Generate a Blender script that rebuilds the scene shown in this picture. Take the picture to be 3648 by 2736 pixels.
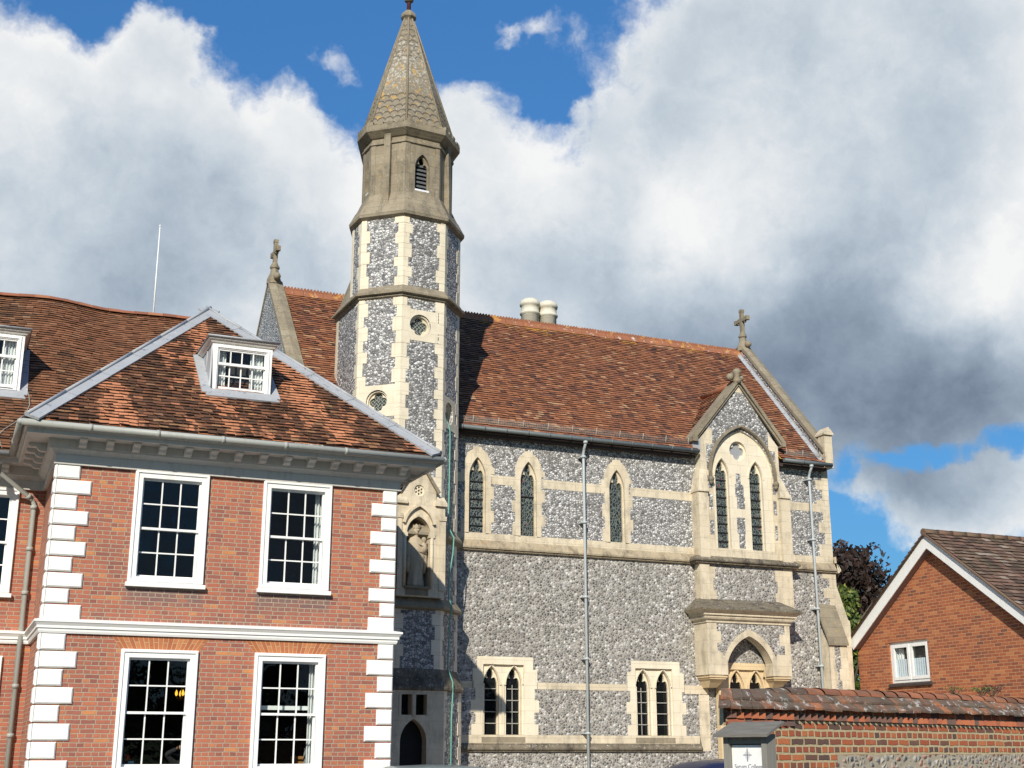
import bpy, bmesh, math, random
from math import sin, cos, pi, sqrt, radians, floor, atan2, hypot
from mathutils import Vector, Quaternion
from mathutils.geometry import tessellate_polygon
random.seed(7)
for o in list(bpy.data.objects): bpy.data.objects.remove(o)
S = bpy.context.scene
COL = S.collection

# ------------------------------------------------------------------ camera
cam = bpy.data.cameras.new('camera'); camo = bpy.data.objects.new('camera', cam); COL.objects.link(camo)
camo.location = (0, 0, 1.65)
camo.rotation_euler = (radians(90+15.95), 0, radians(-23.3))
cam.sensor_width = 36; cam.lens = 36*4591/3648; cam.clip_start = .1; cam.clip_end = 3000
S.camera = camo
S.view_settings.view_transform = 'Standard'; S.view_settings.look = 'None'
S.view_settings.exposure = .06; S.view_settings.gamma = 1

# ------------------------------------------------------------------ sun
SUN = Vector((.64, 1., -.70))                       # direction the sunlight travels
sun = bpy.data.lights.new('sun', 'SUN'); suno = bpy.data.objects.new('sun', sun); COL.objects.link(suno)
sun.energy = 5.0; sun.angle = radians(.5); sun.color = (1, .93, .80)
suno.rotation_euler = SUN.to_track_quat('-Z', 'Y').to_euler(); suno.location = (-20, -30, 40)
SUN_EL = atan2(.70, hypot(.64, 1)); SUN_ROT = atan2(-.64, -1)

# ------------------------------------------------------------------ node helper
class G:
    def __init__(s, tree): s.t = tree; s.x = 0
    def n(s, typ, ins=None, **kw):
        nd = s.t.nodes.new(typ); s.x += 40; nd.location = (s.x, 0)
        for k, v in kw.items(): setattr(nd, k, v)
        if ins:
            for k, v in ins.items():
                sk = nd.inputs[k]
                if isinstance(v, bpy.types.NodeSocket): s.t.links.new(v, sk)
                else:
                    if hasattr(sk, 'default_value') and not isinstance(v, (int, float)) and len(v) == 3 and sk.type == 'RGBA': v = (*v, 1)
                    sk.default_value = v
        return nd
    def m(s, op, a, b=None, c=None, clamp=False):
        d = {0: a}
        if b is not None: d[1] = b
        if c is not None: d[2] = c
        return s.n('ShaderNodeMath', d, operation=op, use_clamp=clamp).outputs[0]
    def vm(s, op, a, b=None, out=0, sc=None):
        d = {0: a}
        if b is not None: d[1] = b
        if sc is not None: d[3] = sc
        return s.n('ShaderNodeVectorMath', d, operation=op).outputs[out]
    def noise(s, vec, scale, detail=4, rough=.55, col=False, dim='3D', dist=0):
        nd = s.n('ShaderNodeTexNoise', {'Vector': vec, 'Scale': scale, 'Detail': detail, 'Roughness': rough, 'Distortion': dist}, noise_dimensions=dim)
        return nd.outputs['Color' if col else 'Fac']
    def mix(s, f, a, b, mode='MIX'):
        nd = s.n('ShaderNodeMix', {0: f, 6: a, 7: b}, data_type='RGBA', blend_type=mode)
        return nd.outputs[2]
    def ramp(s, f, pts, interp='LINEAR'):
        nd = s.n('ShaderNodeValToRGB', {0: f}); r = nd.color_ramp; r.interpolation = interp
        while len(r.elements) < len(pts): r.elements.new(.5)
        for e, (p, c) in zip(r.elements, pts):
            e.position = p; e.color = (c, c, c, 1) if isinstance(c, (int, float)) else (*c, 1)
        return nd.outputs[0]
    def step(s, v, a, b):
        return s.n('ShaderNodeMapRange', {0: v, 1: a, 2: b, 3: 0., 4: 1.}, interpolation_type='SMOOTHSTEP').outputs[0]
    def sep(s, v):
        nd = s.n('ShaderNodeSeparateXYZ', {0: v}); return nd.outputs
    def comb(s, x, y, z=0.):
        return s.n('ShaderNodeCombineXYZ', {0: x, 1: y, 2: z}).outputs[0]
    def bump(s, h, strength=.5, dist=.02):
        return s.n('ShaderNodeBump', {'Height': h, 'Strength': strength, 'Distance': dist}).outputs[0]

def material(name, fn, rough=.9, spec=.25, metal=0.):
    m = bpy.data.materials.new(name); m.use_nodes = True
    t = m.node_tree; t.nodes.clear(); g = G(t)
    out = g.n('ShaderNodeOutputMaterial'); b = g.n('ShaderNodeBsdfPrincipled')
    b.inputs['Roughness'].default_value = rough; b.inputs['Specular IOR Level'].default_value = spec; b.inputs['Metallic'].default_value = metal
    t.links.new(b.outputs[0], out.inputs[0])
    tc = g.n('ShaderNodeTexCoord'); g.obj = tc.outputs['Object']; g.uv = tc.outputs['UV']
    r = fn(g)
    if not isinstance(r, dict): r = {'Base Color': r}
    for k, v in r.items():
        if isinstance(v, bpy.types.NodeSocket): t.links.new(v, b.inputs[k])
        else: b.inputs[k].default_value = (*v, 1) if (not isinstance(v, (int, float)) and len(v) == 3) else v
    return m

# ------------------------------------------------------------------ world: sky and clouds
W = bpy.data.worlds.new('World'); S.world = W; W.use_nodes = True
wt = W.node_tree; wt.nodes.clear(); g = G(wt)
wo = g.n('ShaderNodeOutputWorld'); bg = g.n('ShaderNodeBackground'); wt.links.new(bg.outputs[0], wo.inputs[0])
bg.inputs[1].default_value = .09
sky = g.n('ShaderNodeTexSky', sky_type='NISHITA', sun_disc=False, sun_elevation=SUN_EL, sun_rotation=SUN_ROT, air_density=1.0, dust_density=.4, ozone_density=2.5)
D = g.vm('NORMALIZE', g.n('ShaderNodeTexCoord').outputs['Generated'])
deep = g.n('ShaderNodeMapRange', {0: g.sep(D)[2], 1: .0, 2: .55, 3: .52, 4: 1.28}).outputs[0]
blue = g.vm('SCALE', g.vm('MULTIPLY', sky.outputs[0], (.50, 1.0, 1.36)), sc=deep)
wob = g.vm('SUBTRACT', g.noise(D, 5.5, 6, .62, col=True), (.5, .5, .5))
wob2 = g.vm('SUBTRACT', g.noise(D, 17., 5, .6, col=True), (.5, .5, .5))
DW = g.vm('ADD', g.vm('ADD', D, g.vm('SCALE', wob, sc=.10)), g.vm('SCALE', wob2, sc=.045))
DS = g.vm('ADD', D, g.vm('SCALE', wob, sc=.13))
#SKYBLOBS#
COVER = [(0.016,0.900,0.436,0.117,0.80), (0.119,0.892,0.435,0.088,0.60), (0.031,0.933,0.358,0.168,0.90), (0.138,0.919,0.370,0.130,0.90), (0.218,0.896,0.386,0.101,0.70), (0.215,0.876,0.432,0.063,0.30), (0.095,0.873,0.479,0.063,0.60), (0.214,0.838,0.502,0.027,0.30), (0.231,0.840,0.491,0.031,0.34), (0.243,0.831,0.501,0.023,0.22), (0.103,0.859,0.502,0.042,0.20), (0.068,0.953,0.294,0.147,0.80), (0.189,0.937,0.293,0.126,0.80), (0.197,0.868,0.456,0.046,0.45), (0.237,0.918,0.317,0.126,0.80), (0.354,0.890,0.289,0.126,0.70), (0.327,0.838,0.437,0.088,0.75), (0.333,0.867,0.371,0.126,0.90), (0.421,0.801,0.425,0.101,0.80), (0.461,0.739,0.490,0.117,0.85), (0.339,0.784,0.519,0.023,0.30), (0.351,0.774,0.528,0.027,0.34), (0.362,0.764,0.534,0.025,0.30), (0.378,0.763,0.524,0.036,0.35), (0.545,0.681,0.490,0.147,0.95), (0.631,0.620,0.466,0.126,0.95), (0.527,0.753,0.394,0.147,0.95), (0.447,0.832,0.329,0.126,0.95), (0.599,0.717,0.357,0.147,0.95), (0.664,0.676,0.320,0.126,0.90), (0.579,0.769,0.271,0.109,0.95), (0.651,0.715,0.254,0.088,0.80), (0.692,0.673,0.259,0.088,0.80), (0.613,0.756,0.232,0.069,0.55), (0.668,0.707,0.233,0.075,0.60), (0.103,0.861,0.498,0.048,0.45), (0.191,0.846,0.499,0.029,0.30), (0.169,0.843,0.511,0.027,0.22), (0.665,0.641,0.383,0.088,0.50), (0.492,0.829,0.266,0.105,0.90), (0.632,0.753,0.182,0.063,0.68), (0.668,0.723,0.175,0.063,0.85), (0.693,0.700,0.171,0.071,0.80), (0.610,0.766,0.200,0.038,0.50), (0.413,0.836,0.360,0.105,0.60), (0.516,0.830,0.213,0.084,0.60), (0.124,0.834,0.538,0.054,-0.50), (0.265,0.818,0.510,0.059,-0.50), (0.305,0.805,0.508,0.054,-0.60), (0.208,0.851,0.482,0.031,-0.20), (0.038,0.854,0.519,0.069,-0.50), (0.172,0.828,0.533,0.080,-0.50), (0.375,0.797,0.473,0.027,-0.62), (0.395,0.780,0.485,0.019,-0.30), (0.604,0.771,0.200,0.023,-0.40), (0.653,0.729,0.207,0.036,-1.00), (0.671,0.712,0.207,0.031,-0.90), (0.636,0.743,0.206,0.029,-0.80), (0.691,0.693,0.209,0.036,-1.00), (0.614,0.761,0.210,0.036,-0.90), (0.097,0.882,0.462,0.025,-0.40), (0.114,0.882,0.457,0.017,-0.20), (0.590,0.661,0.464,0.023,-0.32), (0.667,0.644,0.375,0.019,-0.40), (-0.160,0.893,0.420,0.272,0.70), (0.769,0.473,0.430,0.251,0.80), (0.828,0.515,0.223,0.230,0.70)]
DARK = [(0.589,0.765,0.260,0.130,0.38), (0.525,0.798,0.295,0.101,0.30), (0.467,0.825,0.318,0.092,0.24), (0.652,0.717,0.244,0.117,0.42), (0.686,0.681,0.254,0.088,0.26), (0.616,0.728,0.302,0.096,0.12), (0.417,0.845,0.334,0.080,0.14), (0.577,0.740,0.345,0.088,0.20), (0.611,0.679,0.407,0.088,0.15), (0.507,0.694,0.511,0.117,0.15), (0.607,0.634,0.479,0.101,0.14), (0.548,0.707,0.446,0.084,0.10), (0.057,0.934,0.352,0.159,0.18), (0.152,0.926,0.345,0.109,0.13), (0.085,0.944,0.320,0.088,0.05), (0.235,0.912,0.337,0.071,0.14), (0.365,0.861,0.355,0.063,0.14), (0.410,0.787,0.461,0.046,0.10), (0.443,0.750,0.491,0.054,0.12), (0.650,0.739,0.179,0.069,0.16), (0.686,0.708,0.166,0.054,0.10), (0.112,0.903,0.415,0.063,0.06), (0.464,0.792,0.396,0.063,-0.09), (0.343,0.831,0.437,0.059,-0.08), (0.676,0.653,0.342,0.054,-0.16), (0.014,0.886,0.464,0.088,-0.10), (0.507,0.738,0.446,0.067,-0.04), (0.386,0.828,0.406,0.054,-0.08), (0.675,0.711,0.197,0.034,-0.06)]
#SKYEND#
BACK = [(-.35,-.88,.30,.62,.75), (.35,-.92,.22,.55,.7), (-.9,-.35,.3,.5,.6), (.85,-.45,.3,.5,.6)]          # broken cloud on the far side of the sky
BACKD = [(x, y, z, r*1.3, .62) for x, y, z, r, w in BACK]
def field(vec, blobs):
    acc = None
    for x, y, z, r, w in blobs:
        d = g.vm('DISTANCE', vec, (x, y, z), out=1)
        v = g.m('MULTIPLY', g.n('ShaderNodeMapRange', {0: d, 1: 0., 2: r, 3: 1., 4: 0.}, interpolation_type='SMOOTHERSTEP').outputs[0], w)
        acc = v if acc is None else g.m('ADD', acc, v)
    return acc if acc is not None else 0.
fbm = g.noise(D, 7., 12, .62)
bil = g.m('ABSOLUTE', g.m('SUBTRACT', g.noise(g.vm('ADD', D, g.vm('SCALE', wob2, sc=.06)), 15., 6, .6), .5))       # billows: crisp puffs
fine = g.noise(g.vm('ADD', D, g.vm('SCALE', wob2, sc=.10)), 34., 7, .62)
cov = g.m('ADD', field(DW, COVER+BACK), g.m('MULTIPLY', g.m('SUBTRACT', fbm, .5), 1.0))
cov = g.m('ADD', cov, g.m('ADD', g.m('MULTIPLY', g.m('SUBTRACT', .12, bil), 1.1), g.m('MULTIPLY', g.m('SUBTRACT', fine, .5), .45)))
alpha = g.step(cov, .16, .74)
L = Vector((-.52, -.45, .72))
n1 = g.noise(D, 6., 7, .55); n2 = g.noise(g.vm('ADD', D, tuple(L*.05)), 6., 7, .55)
relief = g.m('SUBTRACT', n2, n1)
dk = field(DS, DARK+BACKD)
lum = g.m('SUBTRACT', g.m('ADD', .85, g.m('MULTIPLY', relief, -.55)), dk)
lum = g.m('ADD', lum, g.m('ADD', g.m('MULTIPLY', g.m('SUBTRACT', .10, bil), .35), g.m('MULTIPLY', g.m('SUBTRACT', fine, .5), .14)))
edge = g.m('MULTIPLY', g.m('MULTIPLY', g.step(cov, 1.15, .5), .12), g.m('SUBTRACT', 1., g.m('MULTIPLY', dk, 4.), clamp=True))                            # thin sunlit rims are brighter
lum = g.m('ADD', lum, edge)
ccol = g.ramp(lum, [(0., (.12, .155, .215)), (.25, (.19, .24, .315)), (.5, (.36, .435, .525)), (.72, (.60, .675, .745)), (.9, (.86, .89, .91)), (1., (1., 1., .99))])
cc = g.vm('SCALE', ccol, sc=10.)
wt.links.new(g.mix(g.m('MULTIPLY', alpha, .97), blue, cc), bg.inputs[0])

# ------------------------------------------------------------------ mesh helper
X, Y, Z = Vector((1, 0, 0)), Vector((0, 1, 0)), Vector((0, 0, 1))
V = Vector
class Fr:                                           # a wall's frame: u along it, v up, d outwards
    def __init__(s, O, U, N): s.O = V(O); s.U = V(U).normalized(); s.N = V(N).normalized()
    def p(s, u, v, d=0.): return s.O+s.U*u+Z*v+s.N*d

class MB:
    def __init__(s): s.v = []; s.f = []; s.m = []; s.uv = []; s.r = []; s.sm = []
    def face(s, pts, m=0, uv=None, rnd=None, smooth=False):
        i = len(s.v); s.v += [V(p) for p in pts]; s.f.append(tuple(range(i, i+len(pts)))); s.m.append(m); s.uv.append(uv); s.r.append(rnd); s.sm.append(smooth)
    def box(s, a, b, m=0):
        (x0, y0, z0), (x1, y1, z1) = a, b
        s.hexa([V((x0, y0, z0)), V((x1, y0, z0)), V((x1, y1, z0)), V((x0, y1, z0))], [V((x0, y0, z1)), V((x1, y0, z1)), V((x1, y1, z1)), V((x0, y1, z1))], m)
    def hexa(s, lo, hi, m=0, caps=True, smooth=False):
        n = len(lo)
        for i in range(n): s.face([lo[i], lo[(i+1) % n], hi[(i+1) % n], hi[i]], m, smooth=smooth)
        if caps: s.face(list(reversed(lo)), m); s.face(hi, m)
    def fbox(s, fr, u0, u1, v0, v1, d0, d1, m=0):
        s.hexa([fr.p(u0, v0, d0), fr.p(u1, v0, d0), fr.p(u1, v0, d1), fr.p(u0, v0, d1)], [fr.p(u0, v1, d0), fr.p(u1, v1, d0), fr.p(u1, v1, d1), fr.p(u0, v1, d1)], m)
    def bblock(s, fr, u0, u1, v0, v1, d0, d1, b, m=0):          # block with a chamfered front
        f = lambda d, e: [fr.p(u0+e, v0+e, d), fr.p(u1-e, v0+e, d), fr.p(u1-e, v1-e, d), fr.p(u0+e, v1-e, d)]
        A, B, Cc = f(d0, 0), f(d1-b, 0), f(d1, b)
        for P, Q in ((A, B), (B, Cc)):
            for i in range(4): s.face([P[i], P[(i+1) % 4], Q[(i+1) % 4], Q[i]], m)
        s.face(Cc, m)
    def plate(s, fr, outer, holes=(), d1=0., d0=None, m=0, em=None, hm=None, back=False):
        loops = [[V((u, v, 0)) for u, v in L] for L in [outer]+list(holes)]
        flat = [p for L in loops for p in L]
        for t in tessellate_polygon(loops):
            s.face([fr.p(flat[i].x, flat[i].y, d1) for i in t], m)
            if back and d0 is not None: s.face([fr.p(flat[i].x, flat[i].y, d0) for i in t], m)
        if d0 is not None:
            for k, L in enumerate(loops):
                mm = (em if k == 0 else hm); mm = m if mm is None else mm
                if mm < 0: continue
                for i in range(len(L)):
                    a, b = L[i], L[(i+1) % len(L)]
                    s.face([fr.p(a.x, a.y, d0), fr.p(b.x, b.y, d0), fr.p(b.x, b.y, d1), fr.p(a.x, a.y, d1)], mm)
    def ribbon(s, fr, pts, w, d0, d1, m=0):         # a moulding along an open outline in a frame
        n = len(pts); L = []; R = []
        for i, (u, v) in enumerate(pts):
            a = pts[max(0, i-1)]; b = pts[min(n-1, i+1)]; tx, ty = b[0]-a[0], b[1]-a[1]; l = hypot(tx, ty) or 1
            nx, ny = -ty/l, tx/l
            L.append((u+nx*w/2, v+ny*w/2)); R.append((u-nx*w/2, v-ny*w/2))
        for i in range(n-1):
            q = [L[i], R[i], R[i+1], L[i+1]]
            s.hexa([fr.p(*a, d0) for a in q], [fr.p(*a, d1) for a in q], m, caps=False)
            s.face([fr.p(*a, d1) for a in q], m)
        for i, e in ((0, 0), (n-1, 1)): s.face([fr.p(*L[i], d0), fr.p(*R[i], d0), fr.p(*R[i], d1), fr.p(*L[i], d1)], m)
    def profile(s, fr, u0, u1, prof, m=0, caps=True, mats=None):     # prof = [(d, v)...] swept along u
        for i, (a, b) in enumerate(zip(prof[:-1], prof[1:])):
            s.face([fr.p(u0, a[1], a[0]), fr.p(u1, a[1], a[0]), fr.p(u1, b[1], b[0]), fr.p(u0, b[1], b[0])], mats[i] if mats else m)
        if caps:
            for u in (u0, u1): s.face([fr.p(u, v, d) for d, v in prof], m)
    def path_profile(s, pts, outs, prof, m=0, caps=True):  # plan path (x,y) with outward offset vectors per point
        for i in range(len(pts)-1):
            for a, b in zip(prof[:-1], prof[1:]):
                q = lambda j, e: V((pts[j][0]+outs[j][0]*e[0], pts[j][1]+outs[j][1]*e[0], e[1]))
                s.face([q(i, a), q(i+1, a), q(i+1, b), q(i, b)], m)
        if caps:
            for j in (0, len(pts)-1): s.face([V((pts[j][0]+outs[j][0]*d, pts[j][1]+outs[j][1]*d, z)) for d, z in prof], m)
    def tube(s, pts, r, n=10, m=0, caps=True):
        pts = [V(p) for p in pts]; rs = r if isinstance(r, (list, tuple)) else [r]*len(pts); rings = []
        up = None
        for i, p in enumerate(pts):
            t = (pts[min(i+1, len(pts)-1)]-pts[max(0, i-1)]).normalized()
            if up is None: up = t.orthogonal().normalized()
            up = (up-t*up.dot(t)).normalized(); w = t.cross(up)
            rings.append([p+(up*cos(2*pi*k/n)+w*sin(2*pi*k/n))*rs[i] for k in range(n)])
        for a, b in zip(rings[:-1], rings[1:]):
            for k in range(n): s.face([a[k], a[(k+1) % n], b[(k+1) % n], b[k]], m, smooth=True)
        if caps: s.face(rings[0][::-1], m); s.face(rings[-1], m)
    def lathe(s, c, prof, n=16, m=0, sx=1., sy=1., smooth=True):
        R = [[V((c[0]+r*sx*cos(2*pi*k/n), c[1]+r*sy*sin(2*pi*k/n), c[2]+z)) for k in range(n)] for r, z in prof]
        for a, b in zip(R[:-1], R[1:]):
            for k in range(n): s.face([a[k], a[(k+1) % n], b[(k+1) % n], b[k]], m, smooth=smooth)
        s.face(R[0][::-1], m); s.face(R[-1], m)
    def ball(s, c, r, n=10, m=0, sc=(1, 1, 1)):
        prof = [(max(.001, r*sin(pi*k/(n//2+2))), -r*cos(pi*k/(n//2+2))) for k in range(n//2+3)]
        s.lathe((c[0], c[1], c[2]), [(a, b*sc[2]) for a, b in prof], n, m, sc[0], sc[1])
    def build(s, name, mats, parent=None, label=None, cat=None, group=None, kind=None, merge=True):
        me = bpy.data.meshes.new(name); base = V((0, 0, 0))
        if parent is not None: base = V(parent.get('_b', (0, 0, 0)))
        me.from_pydata([p-base for p in s.v], [], s.f)
        mats = mats if isinstance(mats, (list, tuple)) else [mats]
        for m in mats: me.materials.append(m)
        uvl = me.uv_layers.new(name='UVMap'); rl = me.uv_layers.new(name='rnd')
        ud = [0.]*(2*len(me.loops)); rd = [0.]*(2*len(me.loops)); li = 0
        for k, f in enumerate(s.f):
            P = [s.v[i] for i in f]
            if s.uv[k] is None:
                n = V((0, 0, 0))
                for i in range(len(P)): n += P[i].cross(P[(i+1) % len(P)])
                n = n.normalized() if n.length > 1e-12 else V((0, 0, 1))
                if n.z < 0: n = -n
                if abs(n.z) > .97: t, w = X, Y
                else:
                    t = V((-n.y, n.x, 0)).normalized()
                    if t.x < -.01 or (abs(t.x) <= .01 and t.y < 0): t = -t
                    w = n.cross(t)
                    if w.z < 0: w = -w
                q = [(p.dot(t), p.dot(w)) for p in P]
            else: q = s.uv[k]
            r = s.r[k] or (.5, .5)
            for a in q: ud[2*li], ud[2*li+1] = a; rd[2*li], rd[2*li+1] = r; li += 1
        uvl.data.foreach_set('uv', ud); rl.data.foreach_set('uv', rd)
        me.polygons.foreach_set('material_index', s.m); me.polygons.foreach_set('use_smooth', s.sm)
        if merge:
            bm = bmesh.new(); bm.from_mesh(me); bmesh.ops.remove_doubles(bm, verts=bm.verts, dist=1e-4); bm.to_mesh(me); bm.free()
        me.update()
        o = bpy.data.objects.new(name, me); COL.objects.link(o)
        if parent is not None: o.parent = parent; o['_b'] = list(base)
        tag(o, label, cat, group, kind)
        return o
def tag(o, label=None, cat=None, group=None, kind=None):
    for k, v in (('label', label), ('category', cat), ('group', group), ('kind', kind)):
        if v: o[k] = v
def thing(name, loc, label, cat, group=None):
    o = bpy.data.objects.new(name, None); COL.objects.link(o); o.location = loc; o['_b'] = list(loc); o.empty_display_size = .3
    tag(o, label, cat, group); return o

# outlines
def arc_pts(a, h, n=8, cx=0., zs=0.):               # pointed arch, left spring to right spring
    if h < a*1.12:
        c = hypot(a, h); sg = .115*c; R = (c*c/4+sg*sg)/(2*sg); mx, mz = -a/2, h/2; px_, pz = -h/c, a/c
        ox, oz = mx-px_*(R-sg), mz-pz*(R-sg); t0 = atan2(-oz, -a-ox); t1 = atan2(h-oz, -ox)
        if t0 < t1: t0 += 2*pi
        left = [(cx+ox+R*cos(t0+(t1-t0)*i/n), zs+oz+R*sin(t0+(t1-t0)*i/n)) for i in range(n+1)]
        return left+[(2*cx-x, z) for x, z in reversed(left[:-1])]
    r = (h*h+a*a)/(2*a); th = math.acos(max(-1, min(1, (r-a)/r)))
    left = [(cx+(r-a)-r*cos(th*i/n), zs+r*sin(th*i/n)) for i in range(n+1)]
    return left+[(2*cx-x, z) for x, z in reversed(left[:-1])]
def lancet(cx, a, z0, zs, za, n=8):
    return [(cx-a, z0)]+arc_pts(a, za-zs, n, cx, zs)+[(cx+a, z0)]
def cusped(cx, a, z0, zs, za):
    h = za-zs
    L = [(-1, -.02), (-.97, .12), (-.86, .27), (-.68, .37), (-.50, .39), (-.33, .34), (-.40, .45), (-.44, .57), (-.38, .72), (-.24, .86), (0, 1)]
    pts = [(cx+x*a, zs+z*h) for x, z in L]
    return [(cx-a, z0)]+pts+[(2*cx-x, z) for x, z in reversed(pts[:-1])]+[(cx+a, z0)]
def quatrefoil(cx, cz, R, n=7):
    out = []; c = R*.52; r = R*.48
    for k in range(4):
        a = pi/2*k
        for i in range(n+1):
            b = a-radians(94)+radians(188)*i/n
            out.append((cx+c*cos(a)+r*cos(b), cz+c*sin(a)+r*sin(b)))
    return out
def circle(cx, cz, r, n=24): return [(cx+r*cos(2*pi*k/n), cz+r*sin(2*pi*k/n)) for k in range(n)]
def rect(u0, u1, v0, v1): return [(u0, v0), (u1, v0), (u1, v1), (u0, v1)]
# ------------------------------------------------------------------ materials
def brick_fn(w, h, mortar, cols, mcol, squash=1., freq=2, off=.5, dirt=.35, wob=.006, bs=.5, paint=0.):
    def fn(g):
        d = g.vm('SUBTRACT', g.noise(g.uv, 6., 3, .6, col=True), (.5, .5, .5))
        uv = g.vm('ADD', g.uv, g.vm('SCALE', d, sc=wob*2))
        b = g.n('ShaderNodeTexBrick', {'Vector': uv, 'Color1': (0, 0, 0), 'Color2': (1, 1, 1), 'Mortar': (.5, .5, .5), 'Scale': 1., 'Mortar Size': mortar, 'Mortar Smooth': .35, 'Brick Width': w, 'Row Height': h}, offset=off, offset_frequency=2, squash=squash, squash_frequency=freq)
        fac = b.outputs['Fac']; rnd = g.sep(b.outputs['Color'])[0]
        c = g.ramp(rnd, cols)
        c = g.mix(g.m('MULTIPLY', g.step(g.noise(uv, 26., 4, .7), .45, .8), .55), c, (.20, .10, .07))
        big = g.noise(g.obj, .8, 6, .68)
        c = g.mix(g.m('MULTIPLY', g.step(big, .42, .72), dirt), c, (.17, .09, .075))
        c = g.mix(g.m('MULTIPLY', g.step(g.noise(g.obj, 2.3, 4, .7), .60, .78), .30), c, (.42, .27, .19))
        if paint:
            ox, oy, oz = g.sep(g.obj); sx = None
            for a_, b_ in ((-1.85, -.40), (.38, 1.85)):
                q = g.m('MULTIPLY', g.step(ox, a_, a_+.12), g.step(ox, b_, b_-.12)); sx = q if sx is None else g.m('ADD', sx, q)
            zz = g.m('MULTIPLY', g.step(oz, 3.86, 4.28), g.step(oz, 4.40, 4.36))
            k_ = g.m('MULTIPLY', g.m('MULTIPLY', sx, zz), g.step(g.noise(g.obj, 3.5, 5, .7), .22, .52))
            c = g.mix(g.m('MULTIPLY', k_, .85), c, (.165, .125, .125))
            c = g.mix(g.m('MULTIPLY', g.step(oz, 3.95, 3.72), g.m('MULTIPLY', g.step(oz, 3.5, 3.7), g.step(g.noise(g.obj, 2.2, 5, .7), .42, .62))), c, (.20, .115, .095))
        mc = g.mix(g.noise(uv, 9., 3), tuple(v*.72 for v in mcol), tuple(min(1, v*1.2) for v in mcol))
        c = g.mix(fac, c, mc)
        if paint: c = g.mix(g.step(g.noise(uv, 14., 5, .75), .735, .76), c, (.62, .56, .48))
        ht = g.m('SUBTRACT', g.m('MULTIPLY', g.noise(uv, 60., 3), .35), g.m('MULTIPLY', fac, 1.))
        return {'Base Color': c, 'Normal': g.bump(ht, bs, .012)}
    return fn
M = {}
M['brick'] = material('old_red_brick', brick_fn(.235, .072, .0085, [(0, (.27, .10, .078)), (.2, (.38, .135, .092)), (.6, (.44, .143, .088)), (.92, (.49, .168, .09)), (1., (.58, .24, .095))], (.41, .335, .25), .5, 2, .25, wob=.011, bs=.7, paint=1))
M['brick_arch'] = material('rubbed_brick', brick_fn(.3, .074, .006, [(0, (.38, .125, .055)), (.5, (.47, .17, .07)), (1., (.52, .21, .085))], (.55, .38, .22), dirt=.15))
M['brick_new'] = material('modern_brick', brick_fn(.225, .075, .0085, [(0, (.20, .08, .058)), (.12, (.31, .095, .05)), (.6, (.385, .118, .056)), (.9, (.47, .155, .066)), (1., (.52, .21, .09))], (.50, .29, .15), dirt=.25, wob=.001))
M['brick_garden'] = material('garden_brick', brick_fn(.23, .0745, .014, [(0, (.11, .075, .065)), (.12, (.18, .09, .062)), (.26, (.33, .09, .05)), (.7, (.45, .12, .05)), (1., (.52, .175, .07))], (.50, .41, .25), .5, 2, .3, dirt=.3, wob=.015, bs=1.))

def flint_fn(sc, stretch, cols, gap, gapw, knap, bs=.6, distort=.35, mean=(.36, .355, .355), soft=.12):
    def fn(g):
        v = g.vm('MULTIPLY', g.obj, (sc, sc, sc*stretch))
        v = g.vm('ADD', v, g.vm('SCALE', g.vm('SUBTRACT', g.noise(v, .9, 3, .6, col=True), (.5, .5, .5)), sc=distort))
        vo = g.n('ShaderNodeTexVoronoi', {'Vector': v, 'Scale': 1.})
        ve = g.n('ShaderNodeTexVoronoi', {'Vector': v, 'Scale': 1.}, feature='DISTANCE_TO_EDGE').outputs['Distance']
        r = g.sep(vo.outputs['Color'])
        c = g.ramp(r[0], cols)
        nz = g.noise(v, 2.1, 4, .65)
        c = g.mix(g.m('MULTIPLY', g.step(nz, .50, .60), knap), c, (.68, .66, .62))
        c = g.mix(g.m('MULTIPLY', g.step(nz, .46, .36), knap*1.1), c, (.055, .056, .065))
        e = g.step(ve, gapw, gapw*.25)
        c = g.mix(e, c, g.mix(g.noise(g.obj, 5., 3), tuple(x*.75 for x in gap), gap))
        c = g.mix(g.m('MULTIPLY', g.step(g.noise(g.obj, .45, 4, .6), .45, .75), .25), c, (.13, .115, .095))
        c = g.mix(soft, c, mean)
        c = g.mix(g.m('MULTIPLY', g.step(g.noise(g.obj, 1.3, 5, .65), .52, .72), .35), c, (.20, .185, .16))
        h = g.m('ADD', g.m('SUBTRACT', .7, vo.outputs['Distance']), g.m('MULTIPLY', nz, .35))
        h = g.m('MULTIPLY', h, g.m('SUBTRACT', 1., g.m('MULTIPLY', e, .9)))
        return {'Base Color': c, 'Normal': g.bump(h, bs, .045), 'Roughness': g.ramp(r[1], [(0, .45), (1, .85)])}
    return fn
M['flint_light'] = material('pale_cobbled_flint', flint_fn(15.5, 1.35, [(0, (.07, .07, .074)), (.16, (.18, .178, .178)), (.34, (.39, .385, .38)), (.58, (.66, .65, .635)), (1., (.88, .87, .84))], (.15, .14, .13), .13, .42), spec=.4)
M['flint_dark'] = material('dark_knapped_flint', flint_fn(15.5, 1.15, [(0, (.038, .038, .042)), (.35, (.10, .10, .105)), (.6, (.23, .228, .225)), (.8, (.48, .475, .465)), (1., (.78, .77, .75))], (.48, .435, .37), .15, .42, mean=(.27, .265, .26)), spec=.4)
M['flint_tower'] = material('tower_flint', flint_fn(14.5, 1.35, [(0, (.06, .06, .066)), (.2, (.14, .14, .148)), (.42, (.30, .297, .295)), (.65, (.56, .555, .545)), (1., (.88, .87, .84))], (.14, .132, .125), .12, .45), spec=.4)
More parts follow.
